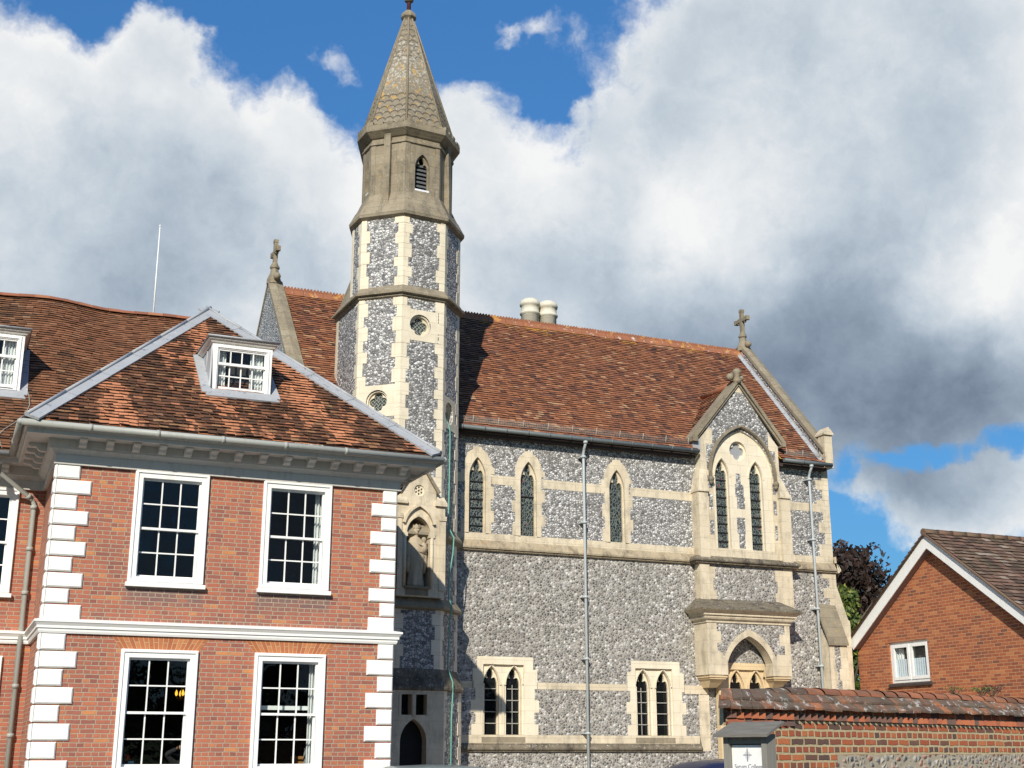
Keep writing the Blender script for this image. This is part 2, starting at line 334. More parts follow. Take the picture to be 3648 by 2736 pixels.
M['flint_rubble'] = material('rubble_flint', flint_fn(11., 1.4, [(0, (.05, .05, .06)), (.25, (.16, .155, .15)), (.5, (.38, .35, .30)), (.72, (.62, .58, .52)), (.80, (.46, .14, .065)), (1., (.33, .10, .05))], (.46, .39, .28), .30, .4, distort=.5), spec=.3)

def stone_fn(a, b, dirt, dirtc, lichen=0., lc=(.50, .27, .05), block=.55, bs=.35, white=0., joint=.32):
    def fn(g):
        n = g.noise(g.obj, 1.7, 6, .65); f = g.noise(g.obj, 22., 5, .7)
        uv = g.sep(g.uv)
        bl = g.n('ShaderNodeTexBrick', {'Vector': g.uv, 'Color1': (0, 0, 0), 'Color2': (1, 1, 1), 'Mortar': (.2, .2, .2), 'Scale': 1., 'Mortar Size': .006, 'Mortar Smooth': .3, 'Brick Width': block, 'Row Height': .285})
        c = g.mix(g.m('ADD', g.m('MULTIPLY', n, .6), g.m('MULTIPLY', g.sep(bl.outputs['Color'])[0], .4)), a, b)
        c = g.mix(g.m('MULTIPLY', g.step(g.noise(g.obj, .9, 5, .6), .46, .62), .38), c, tuple(min(1, v*1.22) for v in a))
        c = g.mix(g.m('MULTIPLY', bl.outputs['Fac'], joint), c, tuple(v*.45 for v in b))
        c = g.mix(g.m('MULTIPLY', f, .22), c, tuple(v*.45 for v in a))
        st = g.noise(g.vm('MULTIPLY', g.obj, (5., 5., .9)), 1., 5, .7)
        d = g.m('MULTIPLY', g.step(g.m('ADD', g.m('MULTIPLY', st, .6), g.m('MULTIPLY', g.noise(g.obj, 3.2, 6, .7), .5)), .50, .72), dirt)
        c = g.mix(d, c, dirtc)
        if white: c = g.mix(g.m('MULTIPLY', g.step(g.noise(g.obj, 16., 5, .75), .58, .66), white), c, (.58, .57, .52))
        if lichen: c = g.mix(g.m('MULTIPLY', g.step(g.noise(g.obj, 7., 6, .7), .60, .66), lichen), c, lc)
        return {'Base Color': c, 'Normal': g.bump(g.m('ADD', f, g.m('MULTIPLY', bl.outputs['Fac'], -1.5)), bs, .012)}
    return fn
M['stone'] = material('cream_limestone', stone_fn((.73, .64, .485), (.60, .505, .36), .72, (.32, .28, .215), .12, (.50, .36, .16)))
M['stone_clean'] = material('clean_limestone', stone_fn((.80, .72, .57), (.72, .63, .47), .28, (.46, .40, .30)))
M['stone_ochre'] = material('ochre_limestone', stone_fn((.73, .57, .35), (.66, .50, .30), .35, (.50, .40, .27)))
M['stone_brown'] = material('brown_weathered_stone', stone_fn((.33, .28, .20), (.205, .17, .12), .7, (.115, .10, .075), .4, (.40, .29, .11), block=.7, bs=.6, white=.35, joint=.15))
M['stone_dirty'] = material('blackened_ledge_stone', stone_fn((.23, .195, .14), (.15, .125, .095), .9, (.05, .042, .035), .12, block=2., bs=1., white=.8))
M['stone_lichen'] = material('lichened_coping_stone', stone_fn((.33, .285, .205), (.22, .185, .13), .55, (.13, .11, .085), .6, (.44, .29, .09), block=.9, bs=.6, white=.3))
M['stone_drip'] = material('weathered_sill_stone', stone_fn((.52, .44, .31), (.36, .29, .195), .8, (.14, .115, .085), .45, (.60, .30, .06), block=.9, bs=.6))
M['chimney_stone'] = material('pale_chimney_stone', stone_fn((.70, .66, .55), (.58, .54, .44), .3, (.38, .34, .26), .2, block=4.))

def spire_fn(g):
    u, v, _ = g.sep(g.uv); k = .185; kw = .20
    row = g.m('FLOOR', g.m('DIVIDE', v, k))
    fu = g.m('SUBTRACT', g.m('FRACT', g.m('ADD', g.m('DIVIDE', u, kw), g.m('MULTIPLY', row, .5))), .5)
    fv = g.m('FRACT', g.m('DIVIDE', v, k))
    arc = g.m('ADD', .30, g.m('SQRT', g.m('MAXIMUM', 0., g.m('SUBTRACT', .25, g.m('MULTIPLY', fu, fu)))))   # arch-shaped joint
    dd = g.m('SUBTRACT', fv, arc)
    groove = g.m('MULTIPLY', g.step(g.m('ABSOLUTE', dd), .16, .03), 1.)
    z = g.sep(g.obj)[2]
    band = g.m("ADD", g.step(v, 17.22, 17.16), g.m("MULTIPLY", g.step(v, 18.2, 18.4), .75), clamp=True)
    groove = g.m('MULTIPLY', groove, band)
    n = g.noise(g.obj, 1.5, 6, .65)
    c = g.mix(n, (.33, .285, .205), (.185, .155, .115))
    c = g.mix(g.m('MULTIPLY', g.noise(g.obj, 22., 4, .7), .45), c, (.12, .10, .075))
    wz = g.m("MULTIPLY", g.step(v, 17.1, 17.8), g.step(v, 19.4, 18.8))
    c = g.mix(g.m('MULTIPLY', g.step(g.m('ADD', g.noise(g.obj, 14., 6, .75), g.m('MULTIPLY', wz, .075)), .57, .64), .7), c, (.50, .48, .43))
    c = g.mix(g.m('MULTIPLY', g.step(g.noise(g.vm('ADD', g.obj, (3., 1., 0.)), 6., 6, .72), .565, .615), .8), c, (.50, .30, .08))
    c = g.mix(g.m('MULTIPLY', groove, .6), c, (.06, .05, .04))
    return {'Base Color': c, 'Normal': g.bump(g.m('SUBTRACT', g.m('MULTIPLY', g.noise(g.obj, 30., 4), .4), g.m('MULTIPLY', groove, 1.6)), .8, .02)}
M['spire'] = material('lichened_spire_stone', spire_fn)

def tile_fn(cols, streak, streakc, dark, lich=None, ridge=None, su=(1.5, .28)):
    def fn(g):
        at = g.n('ShaderNodeUVMap', uv_map='rnd').outputs[0]; r = g.sep(at)
        c = g.ramp(r[0], cols)
        uvs = g.vm('MULTIPLY', g.uv, (*su, 1.))
        st = g.noise(uvs, 1., 4, .55)
        if streak: c = g.mix(g.m('MULTIPLY', g.step(g.m('ADD', st, g.m('MULTIPLY', g.m('SUBTRACT', r[1], .5), .10)), .505, .545), streak), c, g.mix(r[1], streakc, tuple(v*.72 for v in streakc)))
        c = g.mix(g.m('MULTIPLY', g.step(g.noise(g.obj, 1.1, 6, .68), .48, .66), dark), c, (.055, .036, .028))
        c = g.mix(g.m('MULTIPLY', g.noise(g.obj, 40., 4, .7), .22), c, (.06, .04, .03))
        c = g.mix(g.step(g.noise(g.obj, 17., 3, .6), .735, .77), c, (.40, .36, .29))
        if ridge:
            v = g.sep(g.uv)[1]
            k = g.m('MULTIPLY', g.step(g.m('ADD', g.m('ADD', g.m('MULTIPLY', g.noise(g.obj, 5., 6, .7), .6), g.m('MULTIPLY', g.noise(g.obj, .9, 4, .6), .4)), g.m('MULTIPLY', g.step(v, ridge-.75, ridge), .17)), .63, .70), .75)
            c = g.mix(k, c, (.60, .30, .05))
        return {'Base Color': c, 'Normal': g.bump(g.noise(g.obj, 55., 4, .65), .35, .008)}
    return fn
M['tile_wing'] = material('patchy_orange_roof_tile', tile_fn([(0, (.085, .045, .028)), (.5, (.16, .072, .038)), (.85, (.24, .10, .05)), (1, (.36, .20, .10))], 1., (.72, .295, .145), .18, su=(1.05, .24)), rough=.85)
M['tile_main'] = material('brown_roof_tile', tile_fn([(0, (.10, .055, .034)), (.45, (.19, .088, .044)), (.85, (.26, .115, .055)), (1, (.36, .21, .12))], .45, (.36, .14, .068), .22, su=(1.0, .3)), rough=.85)
M['tile_chapel'] = material('red_brown_chapel_tile', tile_fn([(0, (.11, .06, .05)), (.15, (.20, .085, .055)), (.55, (.31, .122, .064)), (.88, (.385, .155, .076)), (1, (.50, .30, .17))], .35, (.42, .165, .075), .16, ridge=5.6, su=(.7, .5)), rough=.85)
M['tile_new'] = material('mossy_brown_roof_tile', tile_fn([(0, (.09, .065, .05)), (.5, (.18, .11, .08)), (.85, (.24, .14, .10)), (1, (.36, .30, .24))], .4, (.20, .17, .10), .3), rough=.9)
M['tile_ridge'] = material('terracotta_ridge_tile', tile_fn([(0, (.24, .10, .06)), (.5, (.36, .135, .075)), (1, (.42, .19, .10))], 0, (.3, .1, .05), .35), rough=.85)
def ridge_fn(g):
    c = g.mix(g.noise(g.obj, 3., 5), (.38, .14, .075), (.22, .10, .055))
    c = g.mix(g.m('MULTIPLY', g.step(g.noise(g.obj, 3.5, 6, .7), .55, .62), .8), c, (.54, .28, .07))
    c = g.mix(g.m('MULTIPLY', g.step(g.noise(g.vm('ADD', g.obj, (5, 2, 1)), 6., 6, .75), .60, .66), .9), c, (.58, .56, .50))
    return {'Base Color': c, 'Normal': g.bump(g.noise(g.obj, 30., 4), .4, .01)}
M['ridge_lichen'] = material('lichened_crested_ridge', ridge_fn)
def coping_fn(g):
    at = g.n('ShaderNodeUVMap', uv_map='rnd').outputs[0]; r = g.sep(at)
    c = g.ramp(r[0], [(0, (.11, .075, .055)), (.5, (.18, .10, .07)), (.72, (.26, .12, .07)), (.86, (.40, .15, .07)), (1, (.46, .18, .08))])
    c = g.mix(g.m('MULTIPLY', g.step(g.noise(g.obj, 5., 7, .75), .40, .60), .85), c, (.14, .115, .085))
    c = g.mix(g.m('MULTIPLY', g.step(g.noise(g.vm('ADD', g.obj, (2., 7., 1.)), 9., 6, .75), .555, .62), .9), c, (.52, .51, .47))
    return {'Base Color': c, 'Normal': g.bump(g.noise(g.obj, 28., 5, .7), .7, .015)}
M['coping_tile'] = material('lichened_coping_tile', coping_fn)

def paint_fn(c, d=.3, dc=(.45, .43, .40), bs=.25):
    def fn(g):
        n = g.m('ADD', g.m('MULTIPLY', g.noise(g.obj, 4., 6, .7), .5), g.m('MULTIPLY', g.noise(g.vm('MULTIPLY', g.obj, (14., 14., 1.2)), 1., 5, .7), .5)); f = g.noise(g.obj, 40., 4, .6)
        k = g.mix(g.m('MULTIPLY', g.step(n, .48, .68), d), c, dc)
        return {'Base Color': k, 'Normal': g.bump(g.m('ADD', f, n), bs, .006), 'Roughness': g.ramp(n, [(0, .38), (1, .62)])}
    return fn
M['white'] = material('white_gloss_paint', paint_fn((.84, .84, .82)), spec=.4)
M['white_wall'] = material('white_masonry_paint', paint_fn((.83, .83, .80), .2, (.6, .58, .54), .35), spec=.2)
M['cornice_paint'] = material('old_white_cornice_paint', paint_fn((.60, .585, .545), .55, (.40, .37, .32), .3), spec=.3)
M['pipe_grey'] = material('grey_painted_iron', paint_fn((.36, .37, .34), .45, (.22, .225, .20)), spec=.4)
M['pipe_blue'] = material('blue_grey_painted_iron', paint_fn((.46, .50, .51), .25, (.27, .31, .32)), spec=.4)
M['gutter_dark'] = material('dark_grey_gutter', paint_fn((.13, .15, .155), .3, (.07, .08, .085)), spec=.4)
def lead_fn(g):
    n = g.noise(g.obj, 3., 6, .65)
    c = g.mix(n, (.30, .315, .335), (.43, .44, .455)); c = g.mix(g.m('MULTIPLY', g.step(g.noise(g.obj, 7., 5, .7), .60, .66), .7), c, (.12, .12, .145)); c = g.mix(g.m('MULTIPLY', g.step(g.noise(g.obj, 12., 4, .7), .62, .70), .7), c, (.58, .60, .62))
    return {'Base Color': c, 'Normal': g.bump(n, .3, .02), 'Roughness': g.ramp(n, [(0, .45), (1, .7)])}
M['lead'] = material('lead_sheet', lead_fn, spec=.5)
def plain(c, rough=.8, spec=.3, metal=0., name='plain'):
    return material(name, lambda g: {'Base Color': g.mix(g.noise(g.obj, 12., 4), tuple(v*.85 for v in c), tuple(min(1, v*1.1) for v in c))}, rough, spec, metal)
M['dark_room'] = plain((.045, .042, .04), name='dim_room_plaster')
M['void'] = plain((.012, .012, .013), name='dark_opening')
M['curtain'] = plain((.80, .80, .80), name='white_curtain_cloth')
M['net'] = plain((.62, .67, .74), name='net_curtain')
M['copper'] = plain((.17, .42, .35), name='verdigris_copper')
M['wire'] = plain((.34, .33, .30), name='grey_cable')
M['iron'] = plain((.03, .03, .035), .5, name='black_iron')
M['louvre'] = plain((.11, .12, .125), .7, name='grey_louvre_slate')
M['flashing_white'] = plain((.75, .76, .80), .5, name='pale_sheet_metal')
M['redpole'] = plain((.13, .045, .045), .5, name='dark_red_iron')
M['tar'] = plain((.06, .045, .04), name='dark_stained_wood')  # dark tone of the gabled house sill, and painted shade at the chapel eaves
def glass_fn(refl=.9):
    m = bpy.data.materials.new('window_glass'); m.use_nodes = True; t = m.node_tree; t.nodes.clear(); g = G(t)
    o = g.n('ShaderNodeOutputMaterial'); tc = g.n('ShaderNodeTexCoord')
    nb = g.bump(g.noise(tc.outputs['Object'], 2.2, 3), .35, .02)
    gl = g.n('ShaderNodeBsdfGlossy', {'Color': (.95, .97, 1.), 'Roughness': .02, 'Normal': nb})
    tr = g.n('ShaderNodeBsdfTransparent', {'Color': (.86, .90, .89)})
    bk = g.n('ShaderNodeNewGeometry').outputs['Backfacing']
    fr = g.n('ShaderNodeFresnel', {'IOR': g.m('SUBTRACT', 1.5, g.m('MULTIPLY', bk, 1.5-1/1.5)), 'Normal': nb})
    mx = g.n('ShaderNodeMixShader', {0: g.m('MULTIPLY', fr.outputs[0], 1.15), 1: tr.outputs[0], 2: gl.outputs[0]})
    t.links.new(mx.outputs[0], o.inputs[0]); return m
M['glass'] = glass_fn()
def stained_fn(g):
    v = g.vm('MULTIPLY', g.obj, (17., 17., 12.))
    v = g.vm('ADD', v, g.vm('SCALE', g.noise(v, .5, 2, col=True), sc=1.2))
    vo = g.n('ShaderNodeTexVoronoi', {'Vector': v, 'Scale': 1.}); ve = g.n('ShaderNodeTexVoronoi', {'Vector': v, 'Scale': 1.}, feature='DISTANCE_TO_EDGE').outputs['Distance']
    c = g.ramp(g.sep(vo.outputs['Color'])[0], [(0, (.010, .014, .018)), (.4, (.018, .026, .032)), (.7, (.028, .040, .030)), (.85, (.05, .04, .02)), (.93, (.02, .03, .06)), (1, (.16, .02, .03))])
    c = g.mix(g.step(ve, .13, .05), c, (.135, .16, .15))
    return {'Base Color': c, 'Roughness': .3, 'Normal': g.bump(g.step(ve, .1, .05), .4, .01)}
M['stained'] = material('leaded_stained_glass', stained_fn, .3, .4)
def quarry_fn(g):
    u, v, _ = g.sep(g.uv); k = 11.
    a = g.m('ABSOLUTE', g.m('SUBTRACT', g.m('FRACT', g.m('MULTIPLY', g.m('ADD', u, v), k)), .5)); b = g.m('ABSOLUTE', g.m('SUBTRACT', g.m('FRACT', g.m('MULTIPLY', g.m('SUBTRACT', u, v), k)), .5))
    e = g.m('MAXIMUM', g.step(a, .40, .46), g.step(b, .40, .46))
    return {'Base Color': g.mix(e, g.mix(g.noise(g.obj, 4., 2), (.02, .028, .03), (.07, .08, .05)), (.38, .40, .38)), 'Roughness': .25}
M['quarry'] = material('diamond_leaded_glass', quarry_fn, .3, .4)
M['darkglass'] = material('dark_clear_glass', lambda g: {'Base Color': (.008, .009, .010), 'Normal': g.bump(g.noise(g.obj, 3., 2), .3, .02)}, .06, .35)
def wood_fn(g):
    n = g.noise(g.vm('MULTIPLY', g.obj, (30., 30., 3.)), 1., 6, .7)
    return {'Base Color': g.mix(n, (.15, .145, .125), (.30, .285, .25)), 'Normal': g.bump(n, .6, .006)}
M['oak'] = material('grey_weathered_oak', wood_fn)
M['oak_roof'] = material('dark_weathered_board', lambda g: (lambda n: {'Base Color': g.mix(n, (.085, .08, .068), (.27, .25, .215)), 'Normal': g.bump(n, .7, .008)})(g.noise(g.vm('MULTIPLY', g.uv, (5., 26., 1.)), 1., 6, .7)))
M['tile_edge'] = plain((.035, .022, .017), .95, name='dark_tile_edge')  # near-black lips hold edge grime and the painted shadow line below each course
M['soffit'] = plain((.30, .20, .18), .7, name='brown_soffit_board')

# ------------------------------------------------------------------ tiled slopes
def tile_slope(mb, O, U, Vs, N, umin, umax, rows, th=.1, tw=.165, m=0, lift=.026, jit=.008, warp=None, top=None):
    O, U, Vs, N = V(O), V(U).normalized(), V(Vs).normalized(), V(N).normalized()
    for r in range(rows):
        v0 = r*th; v1 = v0+th*1.12; vm = v0+th*.5
        a, b = umin(vm), umax(vm)
        if b-a < .03: continue
        u = a-random.random()*tw if r % 2 else a-tw*.5*random.random()
        while u < b:
            w = tw*random.uniform(.94, 1.05); u0, u1 = max(u, a), min(u+w-.004, b); u += w
            if u1-u0 < .015: continue
            l = lift+random.uniform(-1, 1)*jit; t = random.uniform(-1, 1)*jit*.8; dv = random.uniform(-1, 1)*.008-(.035 if random.random() < .012 else 0)
            P = lambda uu, vv, d: O+U*uu+Vs*vv+N*d
            q = [P(u0, v0+dv, l-t), P(u1, v0+dv, l+t), P(u1, v1, .002), P(u0, v1, .002)]
            lo = [P(u0, v0+dv, l-t-.019), P(u1, v0+dv, l+t-.019)]
            if warp: q = [warp(p) for p in q]; lo = [warp(p) for p in lo]
            rn = (random.random(), random.random())
            uvq = [(u0, v0), (u1, v0), (u1, v1), (u0, v1)]
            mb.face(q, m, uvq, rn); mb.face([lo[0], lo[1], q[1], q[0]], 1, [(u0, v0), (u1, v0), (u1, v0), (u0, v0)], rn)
# ------------------------------------------------------------------ the brick house
house = thing('brick_house', (4.4, 24, 0), 'old red brick house with white quoins, sash windows, dormers and a hipped tile roof', 'house')
YH, XL, XR, YM = 22.6, 1.38, 7.395, 25.2
HF = Fr((0, YH, 0), X, -Y); MF = Fr((0, YM, 0), X, -Y)
WIN = [(2.66, 3.93, 4.34, 6.345), (4.89, 6.15, 4.34, 6.34), (2.66, 3.93, 1.25, 3.305), (4.89, 6.15, 1.25, 3.305)]
MWIN = [(-.34, .93, 4.34, 6.345), (-.34, .93, 1.25, 3.305), (-2.7, -1.43, 4.34, 6.345)]
w = MB()
w.plate(HF, rect(XL, XR, -.2, 6.95), [rect(a+.03, b-.03, c+.03, d-.03) for a, b, c, d in WIN], 0., -.2, hm=0, em=-1)
w.plate(MF, rect(-9, XL, -.2, 6.95), [rect(a+.03, b-.03, c+.03, d-.03) for a, b, c, d in MWIN], 0., -.2, hm=0, em=-1)
w.face([(XL, YH, -.2), (XL, YM, -.2), (XL, YM, 6.95), (XL, YH, 6.95)])
w.face([(XR, YH, -.2), (XR, 27.4, -.2), (XR, 27.4, 6.95), (XR, YH, 6.95)])
w.face([(XR, 27.4, -.2), (6.3, 27.4, -.2), (6.3, 27.4, 6.95), (XR, 27.4, 6.95)])
w.face([(6.3, 27.4, -.2), (6.3, 33.2, -.2), (6.3, 33.2, 6.95), (6.3, 27.4, 6.95)])
w.build('wall', M['brick'], house)
# rooms behind the windows
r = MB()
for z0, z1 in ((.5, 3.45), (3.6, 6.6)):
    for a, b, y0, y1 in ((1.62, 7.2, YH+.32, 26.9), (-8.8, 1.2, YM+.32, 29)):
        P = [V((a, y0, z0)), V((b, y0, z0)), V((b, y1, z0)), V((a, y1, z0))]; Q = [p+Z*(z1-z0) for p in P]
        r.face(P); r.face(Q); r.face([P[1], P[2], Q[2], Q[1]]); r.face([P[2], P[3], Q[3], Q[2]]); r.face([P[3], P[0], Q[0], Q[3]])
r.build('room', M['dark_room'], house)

def bars(mb, fr, x0, x1, z0, z1, cols, rows, d, t=.022, dep=.03, edge=(.045, .045, .045)):
    L, B, T = edge
    mb.fbox(fr, x0, x0+L, z0, z1, d-dep-.012, d+.012); mb.fbox(fr, x1-L, x1, z0, z1, d-dep-.012, d+.012)
    mb.fbox(fr, x0+L, x1-L, z0, z0+B, d-dep-.011, d+.010); mb.fbox(fr, x0+L, x1-L, z1-T, z1, d-dep-.011, d+.010)
    gx0, gx1, gz0, gz1 = x0+L, x1-L, z0+B, z1-T
    for c in range(1, cols): u = gx0+(gx1-gx0)*c/cols; mb.fbox(fr, u-t/2, u+t/2, gz0, gz1, d-dep, d)
    for r_ in range(1, rows): v = gz0+(gz1-gz0)*r_/rows; mb.fbox(fr, gx0, gx1, v-t/2, v+t/2, d-dep+.002, d+.002)
def sash_window(fr, a, b, c, d, parent=house, curtain=None):
    aw = .135; f = MB()
    # moulded architrave: outer board, inner bead
    f.plate(fr, rect(a, b, c+.07, d), [rect(a+aw, b-aw, c+.17, d-aw)], .045, -.15)
    f.plate(fr, rect(a+.012, b-.012, c+.09, d-.012), [rect(a+.05, b-.05, c+.12, d-.05)], .068, .04)
    win = f.build('window', M['white'], parent)
    s = MB(); s.fbox(fr, a-.03, b+.03, c, c+.07, -.16, .10); s.fbox(fr, a+.02, b-.02, c+.07, c+.135, -.16, .055); s.build('sill', M['white'], win)
    x0, x1, z0, z1 = a+aw, b-aw, c+.14, d-aw; zm = (z0+z1)/2
    s = MB(); bars(s, fr, x0, x1, zm-.02, z1, 3, 2, -.035, edge=(.03, .04, .035)); s.build('sash', M['white'], win)
    s = MB(); bars(s, fr, x0, x1, z0, zm+.02, 3, 2, -.085, edge=(.03, .07, .04)); s.build('sash', M['white'], win)
    p = MB()
    for k, (zz0, zz1, dd) in enumerate(((zm, z1, -.052), (z0, zm, -.102))):
        for i in range(3):
            for j in range(2):
                u0 = x0+.03+(x1-x0-.06)*i/3; u1 = x0+.03+(x1-x0-.06)*(i+1)/3; v0 = zz0+(zz1-zz0)*j/2; v1 = zz0+(zz1-zz0)*(j+1)/2
                e = [random.uniform(-.005, .005) for _ in range(3)]
                p.face([fr.p(u0, v0, dd+e[0]), fr.p(u1, v0, dd+e[1]), fr.p(u1, v1, dd+e[1]+e[2]), fr.p(u0, v1, dd+e[0]+e[2])])
    p.build('pane', M['glass'], win, merge=False)
    if curtain:
        for s0, s1 in curtain: drape(fr, s0, s1, z0, z1, -.24, win)
    return win
def drape(fr, u0, u1, v0, v1, d, parent, mat='curtain', amp=.03, n=28, name='curtain', folds=None):
    c = MB(); folds = folds or max(2, (u1-u0)/.07)
    pr = [(u0+(u1-u0)*i/n, d+amp*sin(2*pi*folds*i/n+.6*sin(3.1*i/n))) for i in range(n+1)]
    for (ua, da), (ub, db) in zip(pr[:-1], pr[1:]): c.face([fr.p(ua, v0, da), fr.p(ub, v0, db), fr.p(ub, v1, db), fr.p(ua, v1, da)], smooth=True)
    return c.build(name, M[mat], parent)
sash_window(HF, *WIN[0]); sash_window(HF, *WIN[1], curtain=[(5.91, 6.03)]); sash_window(HF, *WIN[2]); wl = sash_window(HF, *WIN[3], curtain=[(5.93, 6.03)])
for q in MWIN: sash_window(MF, *q)
bl = MB(); bl.fbox(HF, 5.03, 6.0, 2.36, 2.43, -.3, -.27); bl.build('blind_rail', M['white'], wl)

# flat rubbed-brick arches
for a, b, c, d in WIN[2:]:
    m = MB(); zt, zb = 3.515, 3.308; n = 19
    for i in range(n):
        t0, t1 = i/n, (i+1)/n; B0, B1 = a-.02+(b-a+.04)*t0, a-.02+(b-a+.04)*t1; T0, T1 = a-.17+(b-a+.34)*t0, a-.17+(b-a+.34)*t1
        o = i*.074
        m.face([HF.p(B0, zb, .004), HF.p(B1, zb, .004), HF.p(T1, zt, .004), HF.p(T0, zt, .004)], 0, [(0.02, o), (0.02, o+.074), (.25, o+.074), (.25, o)])
    m.build('flat_arch', M['brick_arch'], house)

# white rusticated quoins
def quoin(u0, u1, v0, v1, side):
    m = MB(); g_ = .012; d = .045
    m.bblock(HF, u0, u1, v0+g_, v1-g_, 0, d, .022)
    if side < 0:                                     # left return face of the corner block
        fr = Fr((XL, 0, 0), Y, -X); l = .28 if (u1-u0) > .45 else .17
        m.bblock(fr, YH-d+.001, YH+l, v0+g_, v1-g_, 0, d-.002, .022)
    m.build('quoin', M['white_wall'], house)
for k in range(10):
    zt = 6.345-k*.2605; long = k % 2 == 1
    quoin(XL, XL+(.575 if long else .375)+random.uniform(-.012, .012), zt-.2605, zt, -1)
    quoin(XR-(.49 if long else .285)-random.uniform(-.012, .012), XR, zt-.2605, zt, 1)
for k in range(11):
    zt = 3.53-k*.285; long = k % 2 == 1
    quoin(XL, XL+(.575 if long else .385)+random.uniform(-.012, .012), zt-.285, zt, -1)
    quoin(XR-(.49 if long else .285)-random.uniform(-.012, .012), XR, zt-.285, zt, 1)

PATH = [(-9, YM), (XL, YM), (XL, YH), (XR, YH), (XR, 26.0)]; OUT = [(0, -1), (-1, -1), (-1, -1), (1, -1), (1, 0)]
s = MB(); s.path_profile(PATH, OUT, [(0, 3.525), (.045, 3.525), (.06, 3.56), (.06, 3.60), (.085, 3.605), (.085, 3.645), (.12, 3.69), (.135, 3.70), (.135, 3.735), (0, 3.765)])
s.build('string_course', M['white_wall'], house)
s = MB(); s.path_profile(PATH, OUT, [(0, 6.33), (.065, 6.33), (.07, 6.352), (.05, 6.36), (.05, 6.50), (.075, 6.505), (.10, 6.53), (.16, 6.575), (.16, 6.60), (.185, 6.60), (.185, 6.735), (.52, 6.735), (.52, 6.715), (.56, 6.715), (.565, 6.79), (.60, 6.80), (.625, 6.87), (.625, 6.89), (0, 6.93)])
s.build('cornice', M['cornice_paint'], house)
MOD = [(.186, 6.60), (.27, 6.60), (.315, 6.615), (.34, 6.65), (.36, 6.665), (.45, 6.668), (.48, 6.69), (.48, 6.733), (.186, 6.733)]
def modillion(fr, u):
    m = MB(); t = .062
    A = [fr.p(u-t, v, d) for d, v in MOD]; B = [fr.p(u+t, v, d) for d, v in MOD]
    for i in range(len(A)): m.face([A[i], A[(i+1) % len(A)], B[(i+1) % len(A)], B[i]])
    m.face(A); m.face(B); m.build('modillion', M['cornice_paint'], house)
for i in range(14): modillion(HF, 1.73+i*.437)
for i in range(5): modillion(MF, .62-i*.437)
for i in range(4): modillion(Fr((XL, 0, 0), Y, -X), YH+.35+i*.5)
for i in range(5): modillion(Fr((XR, 0, 0), Y, X), YH+.35+i*.5)
g_ = MB(); GP = [(-9, YM-.68), (XL-.68, YM-.68), (XL-.68, YH-.68), (XR+.68, YH-.68), (XR+.68, 26.2)]
for (x0, y0), (x1, y1) in zip(GP[:-1], GP[1:]):
    g_.tube([(x0, y0, 6.85), (x1, y1, 6.85)], .058, 12)
    L_ = hypot(x1-x0, y1-y0)
    for k in range(1, int(L_/1.1)):
        t = k*1.1/L_; px_, py_ = x0+(x1-x0)*t, y0+(y1-y0)*t; dx, dy = (x1-x0)/L_, (y1-y0)/L_
        g_.tube([(px_-dx*.03, py_-dy*.03, 6.85), (px_+dx*.03, py_+dy*.03, 6.85)], .066, 12)
for x, y in GP[1:4]: g_.ball((x, y, 6.85), .06, 10)
g_.build('gutter', M['pipe_grey'], house)
d_ = MB()
d_.tube([(.36, YM-.68, 6.86), (.36, YM-.68, 6.72), (.37, YM-.66, 6.62), (1.14, YM-.085, 6.16), (1.19, YM-.07, 6.06), (1.19, YM-.07, 0)], .045, 12)
for z in (5.97, 5.2, 4.4, 2.75, 1.9): d_.tube([(1.19, YM-.07, z), (1.19, YM-.07, z+.07)], .062, 12); d_.box((1.13, YM-.07, z+.02), (1.25, YM+.0, z+.05))
d_.tube([(.36, YM-.68, 6.76), (.36, YM-.68, 6.66)], .06, 12); d_.tube([(.43, YM-.61, 6.58), (.50, YM-.56, 6.54)], .06, 12); d_.tube([(1.05, YM-.15, 6.21), (1.11, YM-.11, 6.17)], .056, 12)
d_.build('downpipe', M['pipe_grey'], house)
# rainwater pipe on the hidden side, seen under the right eave
d_ = MB(); d_.tube([(XR+.66, 24.3, 6.83), (XR+.6, 24.32, 6.68), (XR+.12, 24.35, 6.3), (XR+.07, 24.35, 6.2), (XR+.07, 24.35, 0)], .045, 10); d_.build('downpipe', M['iron'], house)

# roof
EZ, SL = 6.95, .815; YE = YH-.64; AP = V((4.388, 26.8, 10.87)); xe0, xe1 = XL-.62, XR+.62
rise = V((0, AP.y-YE, AP.z-EZ)); LS = rise.length
t = MB()
sl_u0 = lambda v: (AP.x-xe0)*v/LS; sl_u1 = lambda v: (xe1-xe0)-(xe1-AP.x)*v/LS
tile_slope(t, (xe0, YE, EZ), X, rise, X.cross(rise), sl_u0, sl_u1, int(LS/.125)+1, th=.125, jit=.011, lift=.03)
nw = len(t.f)
t.face([(xe0, YE, EZ-.02), (xe1, YE, EZ-.02), AP-Z*.02], 0, rnd=(.3, .3))
t.face([(xe0, YE, EZ), AP, (AP.x, 27.4, AP.z), (xe0, 27.4, EZ)], 0, rnd=(.3, .3)); t.face([(xe1, YE, EZ), AP, (AP.x, 27.4, AP.z), (xe1, 26.3, EZ), ], 0, rnd=(.3, .3))
t.face([(xe0, 27.4, EZ), (AP.x, 27.4, AP.z), (xe1-.8, 27.4, EZ)], 0, rnd=(.3, .3))
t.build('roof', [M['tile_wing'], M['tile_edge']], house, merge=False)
t = MB(); RY, RZ = 29., 11.3; ye = YM-.64; rise2 = V((0, RY-ye, RZ-EZ)); L2 = rise2.length
hump = lambda p: p+Z*(.075*math.exp(-((p.x-1.3)/.75)**2)-.05*math.exp(-((p.x-2.6)/.8)**2))*max(0., min(1., (p.z-EZ)/(RZ-EZ)))
